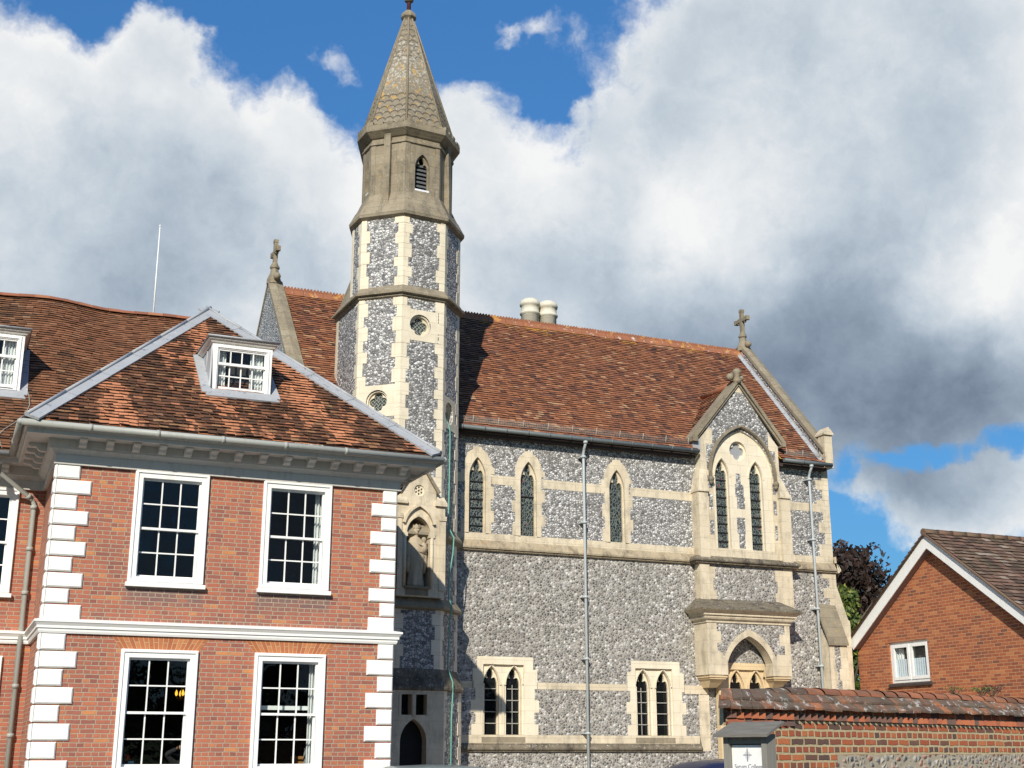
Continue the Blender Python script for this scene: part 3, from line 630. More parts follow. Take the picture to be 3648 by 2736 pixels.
tile_slope(t, (-7., ye, EZ), X, rise2, X.cross(rise2), lambda v: 0, lambda v: 11.6, int(L2/.1), warp=hump, jit=.008)
t.face([(-9, ye, EZ-.03), (5.2, ye, EZ-.03), (4.6, RY, RZ-.03), (-9, RY, RZ-.03)], 0, rnd=(.3, .3))
t.face([(-9, RY, RZ-.03), (4.6, RY, RZ-.03), (6.3, 33.4, EZ), (-9, 33.4, EZ)], 0, rnd=(.3, .3)); t.face([(4.6, RY, RZ-.03), (6.3, 33.4, EZ), (6.3, 27.4, EZ), (5.2, ye, EZ)], 0, rnd=(.3, .3))
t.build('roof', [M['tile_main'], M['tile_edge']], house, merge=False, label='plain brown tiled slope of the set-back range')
rt = MB(); x = -7.
while x < 4.6:
    l = random.uniform(.28, .34); a = hump(V((x, RY, RZ+.01))); b = hump(V((min(4.6, x+l), RY, RZ+.015))); n = 8
    rn = (random.random(), random.random()); rr = .115+random.uniform(-.008, .008)
    for i in range(n):
        q0, q1 = pi*i/n, pi*(i+1)/n
        f = lambda p, q, e: p+Y*(-cos(q)*(rr+e))+Z*(sin(q)*(rr+e)*.75-.03)
        rt.face([f(a, q0, .012), f(b, q0, 0), f(b, q1, 0), f(a, q1, .012)], 0, rnd=rn)
    x += l
rt.build('ridge_tiles', M['tile_ridge'], house, merge=False)
# lead on the hips
def hip(a, b, nrm, inward, wid=.27):
    a, b = V(a), V(b); t_ = (b-a).normalized(); nrm = V(nrm).normalized(); iw = (V(inward)-t_*V(inward).dot(t_)).normalized()
    m = MB(); n = 6; L_ = (b-a).length
    for k in range(n):
        p, q = a+t_*L_*k/n, a+t_*(L_*(k+1)/n-.004); h0, h1 = .05, .044
        m.hexa([p, p+iw*wid, q+iw*wid, q], [p+nrm*h0, p+iw*wid+nrm*(h0-.008), q+iw*wid+nrm*(h1-.008), q+nrm*h1])
        m.tube([p+nrm*.055+iw*.05, q+nrm*.05+iw*.05], .032, 8)
        ow = -iw*.02-Z*.12; m.face([p+nrm*h0, q+nrm*h1, q+ow, p+ow])
    return m
nf = X.cross(rise).normalized()
hip((xe0-.02, YE-.02, EZ+.01), AP, nf, rise.cross(Y)*0+V((1, 0, 0))).build('hip_flashing', M['lead'], house)
hip((xe1+.02, YE-.02, EZ+.01), AP, nf, V((-1, 0, 0))).build('hip_flashing', M['lead'], house)

# dormers
def dormer(x0, x1, yf, z0, z1, e0, z_e, slope, curtains, label):
    """front frame x0..x1, z0..z1 in plane y=yf; roof slope passes (e0,z_e) rising by slope per metre"""
    fr = Fr((0, yf, 0), X, -Y); sy = lambda z: e0+(z-z_e)/slope
    m = MB(); ox0, ox1, oz0, oz1 = x0+.12, x1-.18, z0+.05, z1-.125
    ox1 = x1-.12-.0
    m.plate(fr, rect(x0, x1, z0, z1), [rect(ox0, ox1, oz0, oz1)], 0., -.14)
    m.plate(fr, rect(x0+.06, x1-.06, z0+.03, z1-.055), [rect(ox0-.02, ox1+.02, oz0-.005, oz1+.02)], .02, -.01)
    dm = m.build('dormer', M['white'], house, label=label)
    s = MB(); zm = oz0+(oz1-oz0)*.66
    bars(s, fr, ox0, ox1, zm-.03, oz1, 4, 1, -.03, edge=(.022, .05, .03)); s.build('sash', M['white'], dm)
    s = MB(); bars(s, fr, ox0, ox1, oz0+.045, zm+.012, 4, 2, -.075, edge=(.022, .06, .03)); s.build('sash', M['white'], dm)
    p = MB(); p.face([fr.p(ox0, zm, -.046), fr.p(ox1, zm, -.046), fr.p(ox1, oz1, -.046), fr.p(ox0, oz1, -.046)]); p.face([fr.p(ox0, oz0+.06, -.091), fr.p(ox1, oz0+.06, -.091), fr.p(ox1, zm, -.091), fr.p(ox0, zm, -.091)])
    p.build('pane', M['glass'], dm)
    for a, b in curtains: drape(fr, a, b, oz0+.01, oz1, -.17, dm, folds=(b-a)/.055, amp=.022)
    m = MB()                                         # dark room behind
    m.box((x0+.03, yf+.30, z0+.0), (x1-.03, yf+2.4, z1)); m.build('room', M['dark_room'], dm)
    m = MB()                                         # lead cheeks
    for x in (x0+.005, x1-.005):
        sg = -1 if x < (x0+x1)/2 else 1
        m.face([(x, yf+.01, sy(0)*0+z0-.05), (x, yf+.01, z1), (x, sy(z1)+.1, z1), (x, sy(z0-.05)+.05, z0-.05)])
        ym = yf+(sy(z1)-yf)*.45; m.tube([(x+sg*.006, ym, z_e+(ym-e0)*slope), (x+sg*.006, ym, z1)], .012, 6)
    m.build('cheek', M['lead'], dm)
    m = MB(); ov = .085                              # moulded eaves and lead flat
    yb = sy(z1+.12)+.1
    m.path_profile([(x0, yb), (x0, yf), (x1, yf), (x1, yb)], [(-1, 0), (-1, -1), (1, -1), (1, 0)], [(0, z1-.03), (.03, z1-.02), (.05, z1+.02), (ov, z1+.035), (ov, z1+.07), (0, z1+.08)])
    m.build('eaves', M['cornice_paint'], dm)
    m = MB(); a, b = x0-ov-.03, x1+ov+.03; f0 = yf-ov-.03
    lo = [V((a, f0, z1+.07)), V((b, f0, z1+.07)), V((b, yb, z1+.10)), V((a, yb, z1+.10))]
    hi = [V((a+.03, f0+.03, z1+.105)), V((b-.03, f0+.03, z1+.105)), V((b-.03, yb, z1+.16)), V((a+.03, yb, z1+.16))]
    m.hexa(lo, hi); m.tube([V((a, f0, z1+.085)), V((b, f0, z1+.085))], .02, 8); m.tube([((a+b)/2, f0+.02, z1+.12), ((a+b)/2, yb, z1+.17)], .025, 8)
    m.build('lead_flat', M['lead'], dm)
    m = MB(); up = V((0, 1, slope)).normalized(); nn = X.cross(up)   # flashing on the tiles
    pt = lambda x, y, d=.045: V((x, y, z_e+(y-e0)*slope))+nn*d
    yl = sy(z1)
    yb0 = sy(z0)-.06
    m.hexa([pt(x0-.12, yb0-.14, 0), pt(x1+.12, yb0-.14, 0), pt(x1+.02, yb0+.1, 0), pt(x0-.02, yb0+.1, 0)], [pt(x0-.12, yb0-.14), pt(x1+.12, yb0-.14), pt(x1+.02, yb0+.1), pt(x0-.02, yb0+.1)])
    for xa, xb in ((x0-.17, x0+.005), (x1-.005, x1+.15)):
        m.hexa([pt(xa, yb0-.04, 0), pt(xb, yb0-.04, 0), pt(xb, yl+.02, 0), pt(xa, yl+.02, 0)], [pt(xa, yb0-.04, .042), pt(xb, yb0-.04, .05), pt(xb, yl+.02, .05), pt(xa, yl+.02, .042)])
    m.build('flashing', M['lead'], dm)
    return dm
dormer(3.965, 5.105, 23.42, 8.085, 9.085, YE, EZ, SL, [(4.09, 4.26), (4.72, 4.98)], 'white dormer with its lower sash pushed up a little')
dormer(-.45, .75, 26.0, 8.39, 9.575, ye, EZ, (RZ-EZ)/(RY-ye), [(-.33, -.1), (.36, .63)], 'white dormer of the set-back range, cut by the picture edge')
# flag mast behind the ridge, loose aerial cables on the left slope
m = MB(); m.tube([(3.55, 29.25, 10.9), (3.54, 29.25, 13.6)], [.02, .012], 8); m.ball((3.54, 29.25, 13.62), .025, 8); m.build('mast', M['white'], house)
spl = lambda x, y, d=.05: (x, y, EZ+(y-ye)*(RZ-EZ)/(RY-ye)+d)
m = MB(); m.tube([spl(.86, 26.2), spl(.93, 25.9), spl(.95, 25.65), spl(.88, 25.4), spl(.70, 25.15), spl(.52, 24.95), spl(.44, 24.8), spl(.47, 24.66), spl(.52, 24.55, .0)], .008, 5)
m.tube([spl(-.15, 29, .2), (.2, 27.2, 9.78)], .008, 5); m.build('cable', M['wire'], house)

# ------------------------------------------------------------------ the flint chapel
chapel = thing('flint_chapel', (14, 30, 0), 'grey flint chapel with cream stone dressings, steep red-brown tile roof and an octagonal spired tower', 'chapel')
YC = 28.; CF = Fr((0, YC, 0), X, -Y); x0c, x1c = 6.6, 21.33
W1 = [(11.165, .215), (12.495, .215), (14.905, .215)]
LW = [((11.555, 12.12), (11.33, 12.35), 11.18, 12.58), ((15.512, 16.07), (15.28, 16.30), 15.17, 16.51)]
m = MB()
m.plate(CF, rect(x0c, x1c, 6.25, 9.15), [lancet(c, a, 6.55, 7.95, 8.46) for c, a in W1], 0., m=0)
m.plate(CF, rect(x0c, x1c+.03, -.2, 6.25), [rect(q[1][0], q[1][1], 2.0, 3.6) for q in LW], 0.02, m=1)
m.plate(CF, rect(10.3, x1c+.05, -.2, 1.68), [], .06, m=1)
m.face([(x1c, YC, -.2), (x1c, 35, -.2), (x1c, 35, 9.15), (x1c, YC, 9.15)], 0)
m.build('wall', [M['flint_light'], M['flint_dark']], chapel)

def steps(c, w0, w1, z0, z1, h, phase=0):            # stepped jamb outline, right side bottom to top
    out = []; z = z0; k = phase
    while z < z1-.02:
        zz = min(z1, z+h*random.uniform(.88, 1.12)); w = (w0 if k % 2 == 0 else w1)+random.uniform(-.012, .012); out += [(w, z), (w, zz)]; z = zz; k += 1
    return out
def lancet_surround(c, z0, zb, zt, top, w0, w1, h=.29):
    R = [(c+a, b) for a, b in steps(c, w0, w1, z0, zb, h, 0)]; L_ = [(c-a, b) for a, b in steps(c, w0, w1, z0, zb, h, random.randint(0, 1))]
    return R+[(c+a, b) for a, b in top]+[(c-a, b) for a, b in reversed(top)]+list(reversed(L_))
def pointed_light(parent_fn, fr, c, a, z0, zs, za, outline, bars=0, glass='stained', d=.006, dep=.17, stone='stone', extra=None):
    m = MB(); m.plate(fr, outline, [lancet(c, a+.02, z0, zs, za+.03)], d, -dep, em=0, hm=0)
    wn = m.build('window', M[stone], parent_fn)
    tracery(wn, fr, c, a, z0, zs, za, d-.08, glass, bars, stone); return wn
def tracery(wn, fr, c, a, z0, zs, za, d, glass='stained', nb=0, stone='stone_clean', bar='iron', mull=False):
    m = MB(); m.plate(fr, lancet(c, a+.03, z0-.02, zs, za+.035), [cusped(c, a*.94, z0, zs+.02, za-.015)], d, d-.07, em=-1); m.build('tracery', M[stone], wn)
    m = MB(); m.plate(fr, lancet(c, a+.03, z0-.02, zs, za+.03), [], d-.055); m.build('glass', M[glass], wn)
    if nb:
        for k in range(1, nb+1): m = MB(); z = z0+(zs-z0)*k/(nb+.35); m.fbox(fr, c-a, c+a, z-.010, z+.010, d-.05, d-.02); m.build('glazing_bar', M[bar], wn)
        if mull: m = MB(); m.fbox(fr, c-.008+a*.06, c+.008+a*.06, z0, zs, d-.045, d-.03); m.build('glazing_bar', M[bar], wn)
TOP = [(.36, 8.25), (.345, 8.34), (.28, 8.47), (.24, 8.56), (.13, 8.62), (.11, 8.69), (.05, 8.70)]
for i, (c, a) in enumerate(W1):
    pointed_light(chapel, CF, c, a-.02, 6.6, 7.95, 8.42, lancet_surround(c, 6.62, 8.2, 8.7, TOP, .345, .43), bars=[6, 1, 0][i])
# bands
def band(name, z0, z1, spans, mat='stone', d=.007, fr=CF, d0=-.02):
    m = MB()
    for a, b in spans: m.fbox(fr, a, b, z0, z1, d0, d)
    return m.build(name, M[mat], chapel)
band('stone_band', 7.815, 8.035, [(10.2, 10.81)]); band('stone_band', 7.815, 8.035, [(11.53, 12.13)]); band('stone_band', 7.815, 8.035, [(12.86, 14.54)]); band('stone_band', 7.815, 8.035, [(15.27, 17.1)])
SILL = [(.004, 6.625), (.006, 6.46), (.045, 6.44), (.135, 6.285), (.135, 6.245), (.10, 6.235), (.09, 6.205), (.02, 6.19)]
m = MB(); m.profile(CF, 10.2, 17.08, SILL, mats=[0, 1, 1, 1, 1, 1, 1]); m.build('string_course', [M['stone'], M['stone_drip']], chapel)
m = MB(); m.profile(CF, 19.78, x1c, SILL, mats=[0, 1, 1, 1, 1, 1, 1]); m.profile(Fr((x1c, 0, 0), Y, X), YC-.135, 34.9, SILL, mats=[0, 1, 1, 1, 1, 1, 1]); m.build('string_course', [M['stone'], M['stone_drip']], chapel)
BASE = [(.024, 2.03), (.026, 1.85), (.06, 1.84), (.15, 1.745), (.15, 1.70), (.12, 1.685), (.11, 1.66), (.05, 1.65)]
m = MB(); m.profile(CF, 10.2, 17.02, BASE, mats=[0, 1, 1, 1, 1, 1, 1]); m.profile(CF, 19.4, 21.4, BASE, mats=[0, 1, 1, 1, 1, 1, 1]); m.build('plinth_course', [M['stone'], M['stone_dirty']], chapel)
band('stone_band', 3.06, 3.21, [(10.2, 11.09)], d=.027); band('stone_band', 3.06, 3.21, [(12.68, 15.05)], d=.027); band('stone_band', 3.06, 3.21, [(16.63, 17.2)], d=.027); 
# paired lower lights
for k, (cs, (ra, rb), sa, sb) in enumerate(LW):
    z0, zs, za = 2.03, 3.14, 3.565
    mid = (ra+rb)/2
    R = [(sb+.13, z0), (sb+.13, 2.27), (sb+.03, 2.27), (sb+.03, 2.53), (sb+.15, 2.53), (sb+.15, 2.80), (sb+.04, 2.80), (sb+.04, 3.06), (sb+.11, 3.06), (sb+.11, 3.5), (sb, 3.5), (sb, 3.775)]
    L_ = [(sa-(x-sb), z) for x, z in R]
    m = MB(); m.plate(CF, R+list(reversed(L_)), [rect(ra, rb, z0, 3.60)], .027, -.10, em=0, hm=0)
    m.plate(CF, rect(ra-.05, rb+.05, z0-.05, 3.65), [lancet(c, .195, z0, zs, za) for c in cs], -.045, -.20, em=-1)
    for c in cs: m.ribbon(CF, arc_pts(.222, za-zs+.025, 8, c, zs), .03, -.045, -.012)
    for u in (ra+.02, mid, rb-.02): m.fbox(CF, u-.028, u+.028, z0, zs+.03, -.05, -.012)
    wn = m.build('window', M['stone_clean'], chapel)
    for c in cs:
        tracery(wn, CF, c, .19, z0, zs+.01, za-.01, -.13, 'darkglass', 4, bar='wire', mull=(k == 1 and c == cs[0]) or (k == 0 and c == cs[1]))
    m = MB(); m.profile(CF, ra-.03, rb+.03, [(-.10, 2.04), (.028, 1.985), (.029, 1.86)]); m.build('sill', M['stone_brown'], wn)
# corner dressings
def quoins(name, fr, u, sgn, z0, z1, wa, wb, h=.28, mat='stone', d=.007, ph=0):
    m = MB(); z = z0; k = ph
    while z < z1-.03:
        zz = min(z1, z+h*random.uniform(.85, 1.2)); w = (wa if k % 2 else wb)+random.uniform(-.018, .018)
        a, b = sorted((u, u+sgn*w)); dd = d+random.uniform(-.001, .002)
        m.plate(fr, rect(a, b, z+.003, zz-.003), [], dd, -.01); z = zz; k += 1
    return m.build(name, M[mat], chapel)
quoins('quoins', CF, x1c+.002, -1, 6.62, 9.1, .22, .40); quoins('quoins', CF, x1c+.034, -1, 3.3, 6.19, .22, .42, d=.028)
m = MB(); m.fbox(CF, 19.8, x1c, 7.815, 8.035, -.02, .0065); m.build('stone_band', M['stone'], chapel)

# ---- roof
EY, EZc, RYc, RZc = 27.72, 9.12, 31.5, 13.25; SLc = (RZc-EZc)/(RYc-EY); riseC = V((0, RYc-EY, RZc-EZc)); LC = riseC.length
yroof = lambda z: EY+(z-EZc)/SLc
t = MB()
zc_ = lambda v: EZc+(RZc-EZc)*v/LC
NC_ = X.cross(riseC); nr = int(LC/.1)
tile_slope(t, (7.0, EY, EZc), X, riseC, NC_, lambda v: 0, lambda v: 14.08 if zc_(v) > 9.62 else 10.13, nr, jit=.007)
tile_slope(t, (7.0, EY, EZc), X, riseC, NC_, lambda v: 12.66, lambda v: 0 if zc_(v) > 9.62 else 14.08, 8, jit=.007)
for xa_, xb_, za_ in ((7, 17.14, EZc), (19.64, 21.1, EZc), (17.14, 19.64, 9.62)): t.face([(xa_, EY+(za_-EZc)/SLc, za_-.02), (xb_, EY+(za_-EZc)/SLc, za_-.02), (xb_, RYc, RZc-.02), (xa_, RYc, RZc-.02)], 0, rnd=(.3, .3))
t.face([(7, 35.3, EZc), (21.1, 35.3, EZc), (21.1, RYc, RZc-.02), (7, RYc, RZc-.02)], 0, rnd=(.3, .3))
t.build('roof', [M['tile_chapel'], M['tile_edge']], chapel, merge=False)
m = MB(); x = 7.06
while x < 21.1:
    l = .262; a, b = x, min(x+l-.006, 21.1); z = RZc+random.uniform(-.004, .004)
    for sg in (-1, 1): m.face([(a, RYc+sg*.15, z-.13), (b, RYc+sg*.15, z-.13), (b, RYc+sg*.03, z+.05), (a, RYc+sg*.03, z+.05)])
    for k in range(3):
        c = a+(k+.5)*(b-a)/3; r = (b-a)/6*.92
        P = [(c+r*cos(pi*j/8), z+.06+2.1*r*sin(pi*j/8)) for j in range(9)]
        P = [(c-r, z+.04)]+[(c+r, z+.04)]+P
        m.face([V((p[0], RYc-.028, p[1])) for p in P]); 
        for j in range(len(P)): q, w_ = P[j], P[(j+1) % len(P)]; m.face([(q[0], RYc-.028, q[1]), (w_[0], RYc-.028, w_[1]), (w_[0], RYc+.028, w_[1]), (q[0], RYc+.028, q[1])])
    x += l
m.build('crested_ridge', M['ridge_lichen'], chapel)
m = MB(); m.tube([(10.25, EY-.06, 9.075), (17.12, EY-.06, 9.06)], .055, 10)
for k in range(12): m.tube([(10.6+k*.57, EY-.06, 9.074), (10.64+k*.57, EY-.06, 9.074)], .062, 10)
m.build('gutter', M['gutter_dark'], chapel)
m = MB(); m.tube([(19.72, EY-.06, 9.06), (21.25, EY-.06, 9.05)], .055, 10); m.tube([(20.3, EY-.06, 9.06), (20.34, EY-.06, 9.06)], .062, 10); m.build('gutter', M['gutter_dark'], chapel)
m = MB(); m.fbox(CF, 10.2, 17.1, 8.93, 9.13, -.02, .16); m.fbox(CF, 19.7, 21.2, 8.93, 9.13, -.02, .16); m.build('eaves_board', M['tar'], chapel)  # dark strip stands in for the shadow band between gutter and wall
def pipe(x, zt):
    m = MB(); m.tube([(x-.02, EY-.06, zt+.02), (x-.02, EY-.06, zt-.10), (x-.01, EY+.03, zt-.2), (x, YC-.17, zt-.32), (x, YC-.18, zt-.45), (x, YC-.20, 0)], .034, 12)
    for z in (zt-.42, 7.0, 5.2, 3.75, 2.05): m.tube([(x, YC-.19, z), (x, YC-.19, z+.05)], .056, 12); m.box((x-.075, YC-.19, z+.01), (x+.075, YC-.0, z+.04))
    m.tube([(x-.02, EY-.06, zt-.03), (x-.02, EY-.06, zt-.09)], .055, 12)
    m.build('downpipe', M['pipe_blue'], chapel)
pipe(13.9, 9.05); pipe(20.6, 9.03)
def guard(a, b):
    m = MB(); up = V((0, -.25, 1)).normalized(); B = V((0, EY+.10, EZc+.10))
    for k in range(5): m.tube([B+X*a+up*(.025+.032*k), B+X*b+up*(.025+.032*k)], .0045, 4)
    n = int((b-a)/.045)
    for k in range(n+1): x = a+(b-a)*k/n; m.face([B+X*(x-.003), B+X*(x+.003), B+X*(x+.003)+up*.155, B+X*(x-.003)+up*.155])
    n = max(2, int((b-a)/.62))
    for k in range(n+1): x = a+.05+(b-a-.1)*k/n; m.tube([B+X*x-up*.03, B+X*x+up*.2], .011, 6)
    m.build('snow_guard', M['wire'], chapel)
guard(10.25, 16.95); guard(19.85, 21.0)

# ---- gables, copings, crosses
def gable(xa, xb, raise_, label=None):
    zr = lambda y: EZc+(min(y, 2*RYc-y)-EY)*SLc
    m = MB(); pr = [(EY+.0, EZc), (RYc, RZc+raise_-.16), (2*RYc-EY, EZc)]
    for x in (xa, xb): m.face([V((x, 28.02, 9.0)), V((x, 28.02, zr(28.02)+raise_-.16)), V((x, RYc, RZc+raise_-.16)), V((x, 2*RYc-28.02, zr(28.02)+raise_-.16)), V((x, 2*RYc-28.02, 9.0))])
    m.build('gable', M['flint_light'], chapel)
    m = MB()
    for sg in (0, 1):
        f = lambda y: y if sg == 0 else 2*RYc-y
        n = 7
        for k in range(n):
            ya = 27.8+(RYc-27.8)*k/n+.003; yb = 27.8+(RYc-27.8)*(k+1)/n-.003
            q = lambda y, x, dz: V((x, f(y), zr(f(y))+dz))
            e = random.uniform(-.008, .008)
            lo = [q(ya, xa-.025, raise_-.22), q(ya, xb+.04, raise_-.22), q(yb, xb+.04, raise_-.22), q(yb, xa-.025, raise_-.22)]
            mi = [p+Z*(.13+e) for p in lo]; xm = (xa+xb)/2
            m.hexa(lo, mi, caps=False); m.face(lo)
            A, B = q(ya, xm, raise_-.03+e), q(yb, xm, raise_-.03+e)
            m.face([mi[0], A, B, mi[3]]); m.face([mi[1], mi[2], B, A]); m.face([mi[0], mi[1], A]); m.face([mi[3], mi[2], B])
    m.build('gable_coping', M['stone_lichen'], chapel)
gable(6.66, 6.98, .34); gable(21.10, 21.34, .42)
m = MB(); q = lambda y, x, dz: V((x, y, EZc+(y-EY)*SLc+dz))
m.hexa([q(27.75, 20.93, .02), q(27.75, 21.0, .02), q(31.4, 21.0, .02), q(31.4, 20.93, .02)], [q(27.75, 20.985, .05), q(27.75, 21.0, .11), q(31.4, 21.0, .11), q(31.4, 20.985, .05)]); m.face([q(27.75, 20.89, .035), q(27.75, 20.95, .045), q(31.4, 20.95, .045), q(31.4, 20.89, .035)])
m.build('flashing', M['lead'], chapel)
def cross(x, z, h):
    m = MB(); c = (x, RYc)
    m.lathe((x, RYc, z-.28), [(.20, 0), (.19, .12), (.12, .3), (.10, .42), (.13, .45), (.13, .50), (.085, .53), (.07, .62)], 8, smooth=False)
    for sg in (-1, 1): m.ball((x+.02, RYc+sg*.24, z-.12), .10, 8, sc=(1, 1.2, 1)); m.ball((x+.03, RYc+sg*.16, z-.05), .07, 8)
    zt = z+h
    m.hexa([V((x-.055, RYc-.055, z+.25)), V((x+.055, RYc-.055, z+.25)), V((x+.055, RYc+.055, z+.25)), V((x-.055, RYc+.055, z+.25))], [V((x-.05, RYc-.06, zt)), V((x+.05, RYc-.06, zt)), V((x+.05, RYc+.06, zt)), V((x-.05, RYc+.06, zt))])
    za = zt-.32
    m.box((x-.05, RYc-.30, za-.05), (x+.05, RYc+.30, za+.05))
    for sg in (-1, 1): m.box((x-.058, RYc+sg*.30-.045, za-.065), (x+.058, RYc+sg*.30+.045, za+.065)); m.ball((x, RYc+sg*.17, za-.07), .05, 6); m.ball((x, RYc+sg*.17, za+.07), .04, 6)
    m.box((x-.058, RYc-.07, zt-.06), (x+.058, RYc+.07, zt+.02)); m.lathe((x, RYc, z+.22), [(.09, 0), (.10, .04), (.07, .10)], 8)
    m.build('gable_cross', M['stone_lichen'], chapel)
cross(6.8, 13.66, .95); cross(21.21, 13.62, 1.03)
m = MB(); m.box((21.12, 27.75, 9.0), (21.37, 28.02, 9.90)); P = [V((21.09, 27.70, 9.90)), V((21.40, 27.70, 9.90)), V((21.40, 28.1, 9.90)), V((21.09, 28.1, 9.90))]; xm = 21.245
m.hexa(P, [p+Z*.05 for p in P]); a, b = V((xm, 27.70, 10.12)), V((xm, 28.1, 10.12)); P = [p+Z*.05 for p in P]
m.face([P[0], P[1], a]); m.face([P[2], P[3], b]); m.face([P[1], P[2], b, a]); m.face([P[3], P[0], a, b]); m.build('kneeler', M['stone'], chapel)
m = MB()
for x in (15.42, 16.02):
    m.lathe((x, 34.4, 9.6), [(.272, 0), (.272, 5.02), (.312, 5.04), (.318, 5.09), (.28, 5.13), (.275, 5.30), (.312, 5.32), (.32, 5.38), (.30, 5.46), (.2, 5.54)], 28)
m.build('chimney', M['chimney_stone'], chapel)

# ---- corner buttresses
m = MB(); F_ = Fr((0, 27.58, 0), X, -Y)
m.hexa([V((20.70, 27.58, -.2)), V((21.26, 27.58, -.2)), V((21.26, YC, -.2)), V((20.70, YC, -.2))], [V((20.70, 27.58, 4.30)), V((21.26, 27.58, 4.30)), V((21.26, YC, 4.9)), V((20.70, YC, 4.9))], 0)
m.fbox(F_, 20.70, 20.86, -.2, 4.30, -.3, .006, 1); m.fbox(F_, 21.04, 21.262, -.2, 4.30, -.3, .006, 1)
for z, s_ in ((1.9, .06), (2.6, .07), (3.3, .06)): m.fbox(F_, 20.86, 20.86+s_, z, z+.33, -.05, .006, 1); m.fbox(F_, 21.04-s_, 21.04, z+.1, z+.4, -.05, .006, 1)
m.face([(20.695, 27.58, -.2), (20.695, YC, -.2), (20.695, YC, 4.9), (20.695, 27.58, 4.3)], 1)
m.hexa([V((20.66, 27.52, 4.28)), V((21.28, 27.52, 4.28)), V((21.28, YC, 5.30)), V((20.66, YC, 5.30))], [V((20.66, 27.52, 4.35)), V((21.28, 27.52, 4.35)), V((21.28, YC, 5.42)), V((20.66, YC, 5.42))], 2)
m.build('buttress', [M['flint_dark'], M['stone'], M['stone_lichen']], chapel)
m = MB()
P = [(21.30, -.2), (21.72, -.2), (21.72, 4.95), (21.66, 5.0), (21.37, 5.85), (21.30, 5.85)]
for y in (27.97, 28.5): m.face([V((x, y, z)) for x, z in P])
for i in range(len(P)): a, b = P[i], P[(i+1) % len(P)]; m.face([V((a[0], 27.97, a[1])), V((b[0], 27.97, b[1])), V((b[0], 28.5, b[1])), V((a[0], 28.5, a[1]))])
m.build('buttress', M['stone'], chapel)

# ---- projecting bay with gable
YB = 27.75; BF = Fr((0, YB, 0), X, -Y)
lights = [(17.865, .205), (18.9, .205)]
m = MB(); apx = (18.44, 11.02)
wallo = [(17.2, 6.3), (19.6, 6.3), (19.6, 9.42), apx, (17.2, 9.42)]
big = arc_pts(.94, 1.20, 12, 18.45, 8.55)
m.plate(BF, [(17.2, 8.55)]+[(17.2, 9.42), apx, (19.6, 9.42), (19.6, 8.55)], [], 0., m=0) if 0 else None
archhole = [(17.51, 6.6)]+big+[(19.39, 6.6)]
m.plate(BF, wallo, [archhole], 0., -.3, m=0, em=1, hm=1)
m.plate(BF, archhole, [lancet(c, a, 6.6, 8.5, 8.96) for c, a in lights]+[circle(18.385, 9.21, .255)], -.05, -.25, m=1, em=-1, hm=1)
m.build('bay_wall', [M['flint_tower'], M['stone_clean']], chapel)
m = MB()                                             # dressings on the bay
for s0, s1, z0, z1 in ((17.2, 17.39, 9.1, 9.72), (19.5, 19.6, 9.1, 9.72)): pass
m.plate(BF, [(17.2, 6.3), (17.39, 6.3), (17.39, 9.3), (17.58, 9.3), (17.58, 9.72), (17.47, 9.72), (17.2, 9.42)], [], .007)
m.plate(BF, [(19.6, 6.3), (19.5, 6.3), (19.5, 9.28), (19.3, 9.28), (19.3, 9.80), (19.35, 9.70), (19.6, 9.42)], [], .007)
m.plate(BF, [(18.25, 10.78), (18.63, 10.78), (18.44, 11.0)], [], .007)
m.plate(BF, [(17.39, 6.3), (17.56, 6.3), (17.56, 8.55), (17.39, 8.62)], [], .006); m.plate(BF, [(19.5, 6.3), (19.34, 6.3), (19.34, 8.55), (19.5, 8.62)], [], .006)
m.plate(BF, rect(17.39, 19.5, 6.3, 6.62), [], .008)
m.build('dressings', M['stone'], chapel)
def panel(a, b, z0, z1, d): m = MB(); m.plate(BF, rect(a, b, z0, z1), [], d); m.build('flint_panel', M['flint_tower'], chapel)
for a, b, z0, z1 in ((18.30, 18.48, 6.66, 7.03), (18.25, 18.50, 7.03, 7.45), (18.28, 18.52, 7.68, 8.0), (18.24, 18.50, 8.0, 8.32), (18.28, 18.42, 8.32, 8.60)): panel(a, b, z0, z1, -.044)
for a, b, z0, z1 in ((17.41, 17.53, 6.95, 7.32), (17.41, 17.52, 7.60, 7.98), (17.39, 17.53, 8.15, 8.48), (19.37, 19.45, 6.92, 7.30), (19.36, 19.46, 7.58, 7.95), (19.36, 19.48, 8.12, 8.42)): panel(a, b, z0, z1, .011)
for i, (c, a) in enumerate(lights):
    m = MB(); m.ribbon(BF, arc_pts(a+.03, .49, 8, c, 8.5), .035, -.05, -.03)
    wn = m.build('window', M['stone_clean'], chapel); tracery(wn, BF, c, a-.012, 6.6, 8.5, 8.94, -.14, 'stained', 8)
m = MB(); m.plate(BF, circle(18.385, 9.21, .26), [quatrefoil(18.385, 9.21, .225)], -.12, -.18, em=-1); wn = m.build('quatrefoil', M['stone_clean'], chapel)
m = MB(); m.plate(BF, circle(18.385, 9.21, .26), [], -.165); m.build('glass', plain((.30, .31, .33), .5, name='obscured_glass'), wn)
m = MB(); hood = [(17.47, 8.42)]+arc_pts(.985, 1.27, 14, 18.455, 8.58)+[(19.44, 8.45)]
m.ribbon(BF, hood, .075, -.01, .07); m.ribbon(BF, hood, .04, .065, .09)
for x, z in ((17.47, 8.37), (19.44, 8.38)): m.ball(BF.p(x, z, .06), .085, 8); m.lathe(BF.p(x, z-.14, .05), [(.03, 0), (.07, .08)], 8)
m.build('hood_mould', M['stone_brown'], chapel)
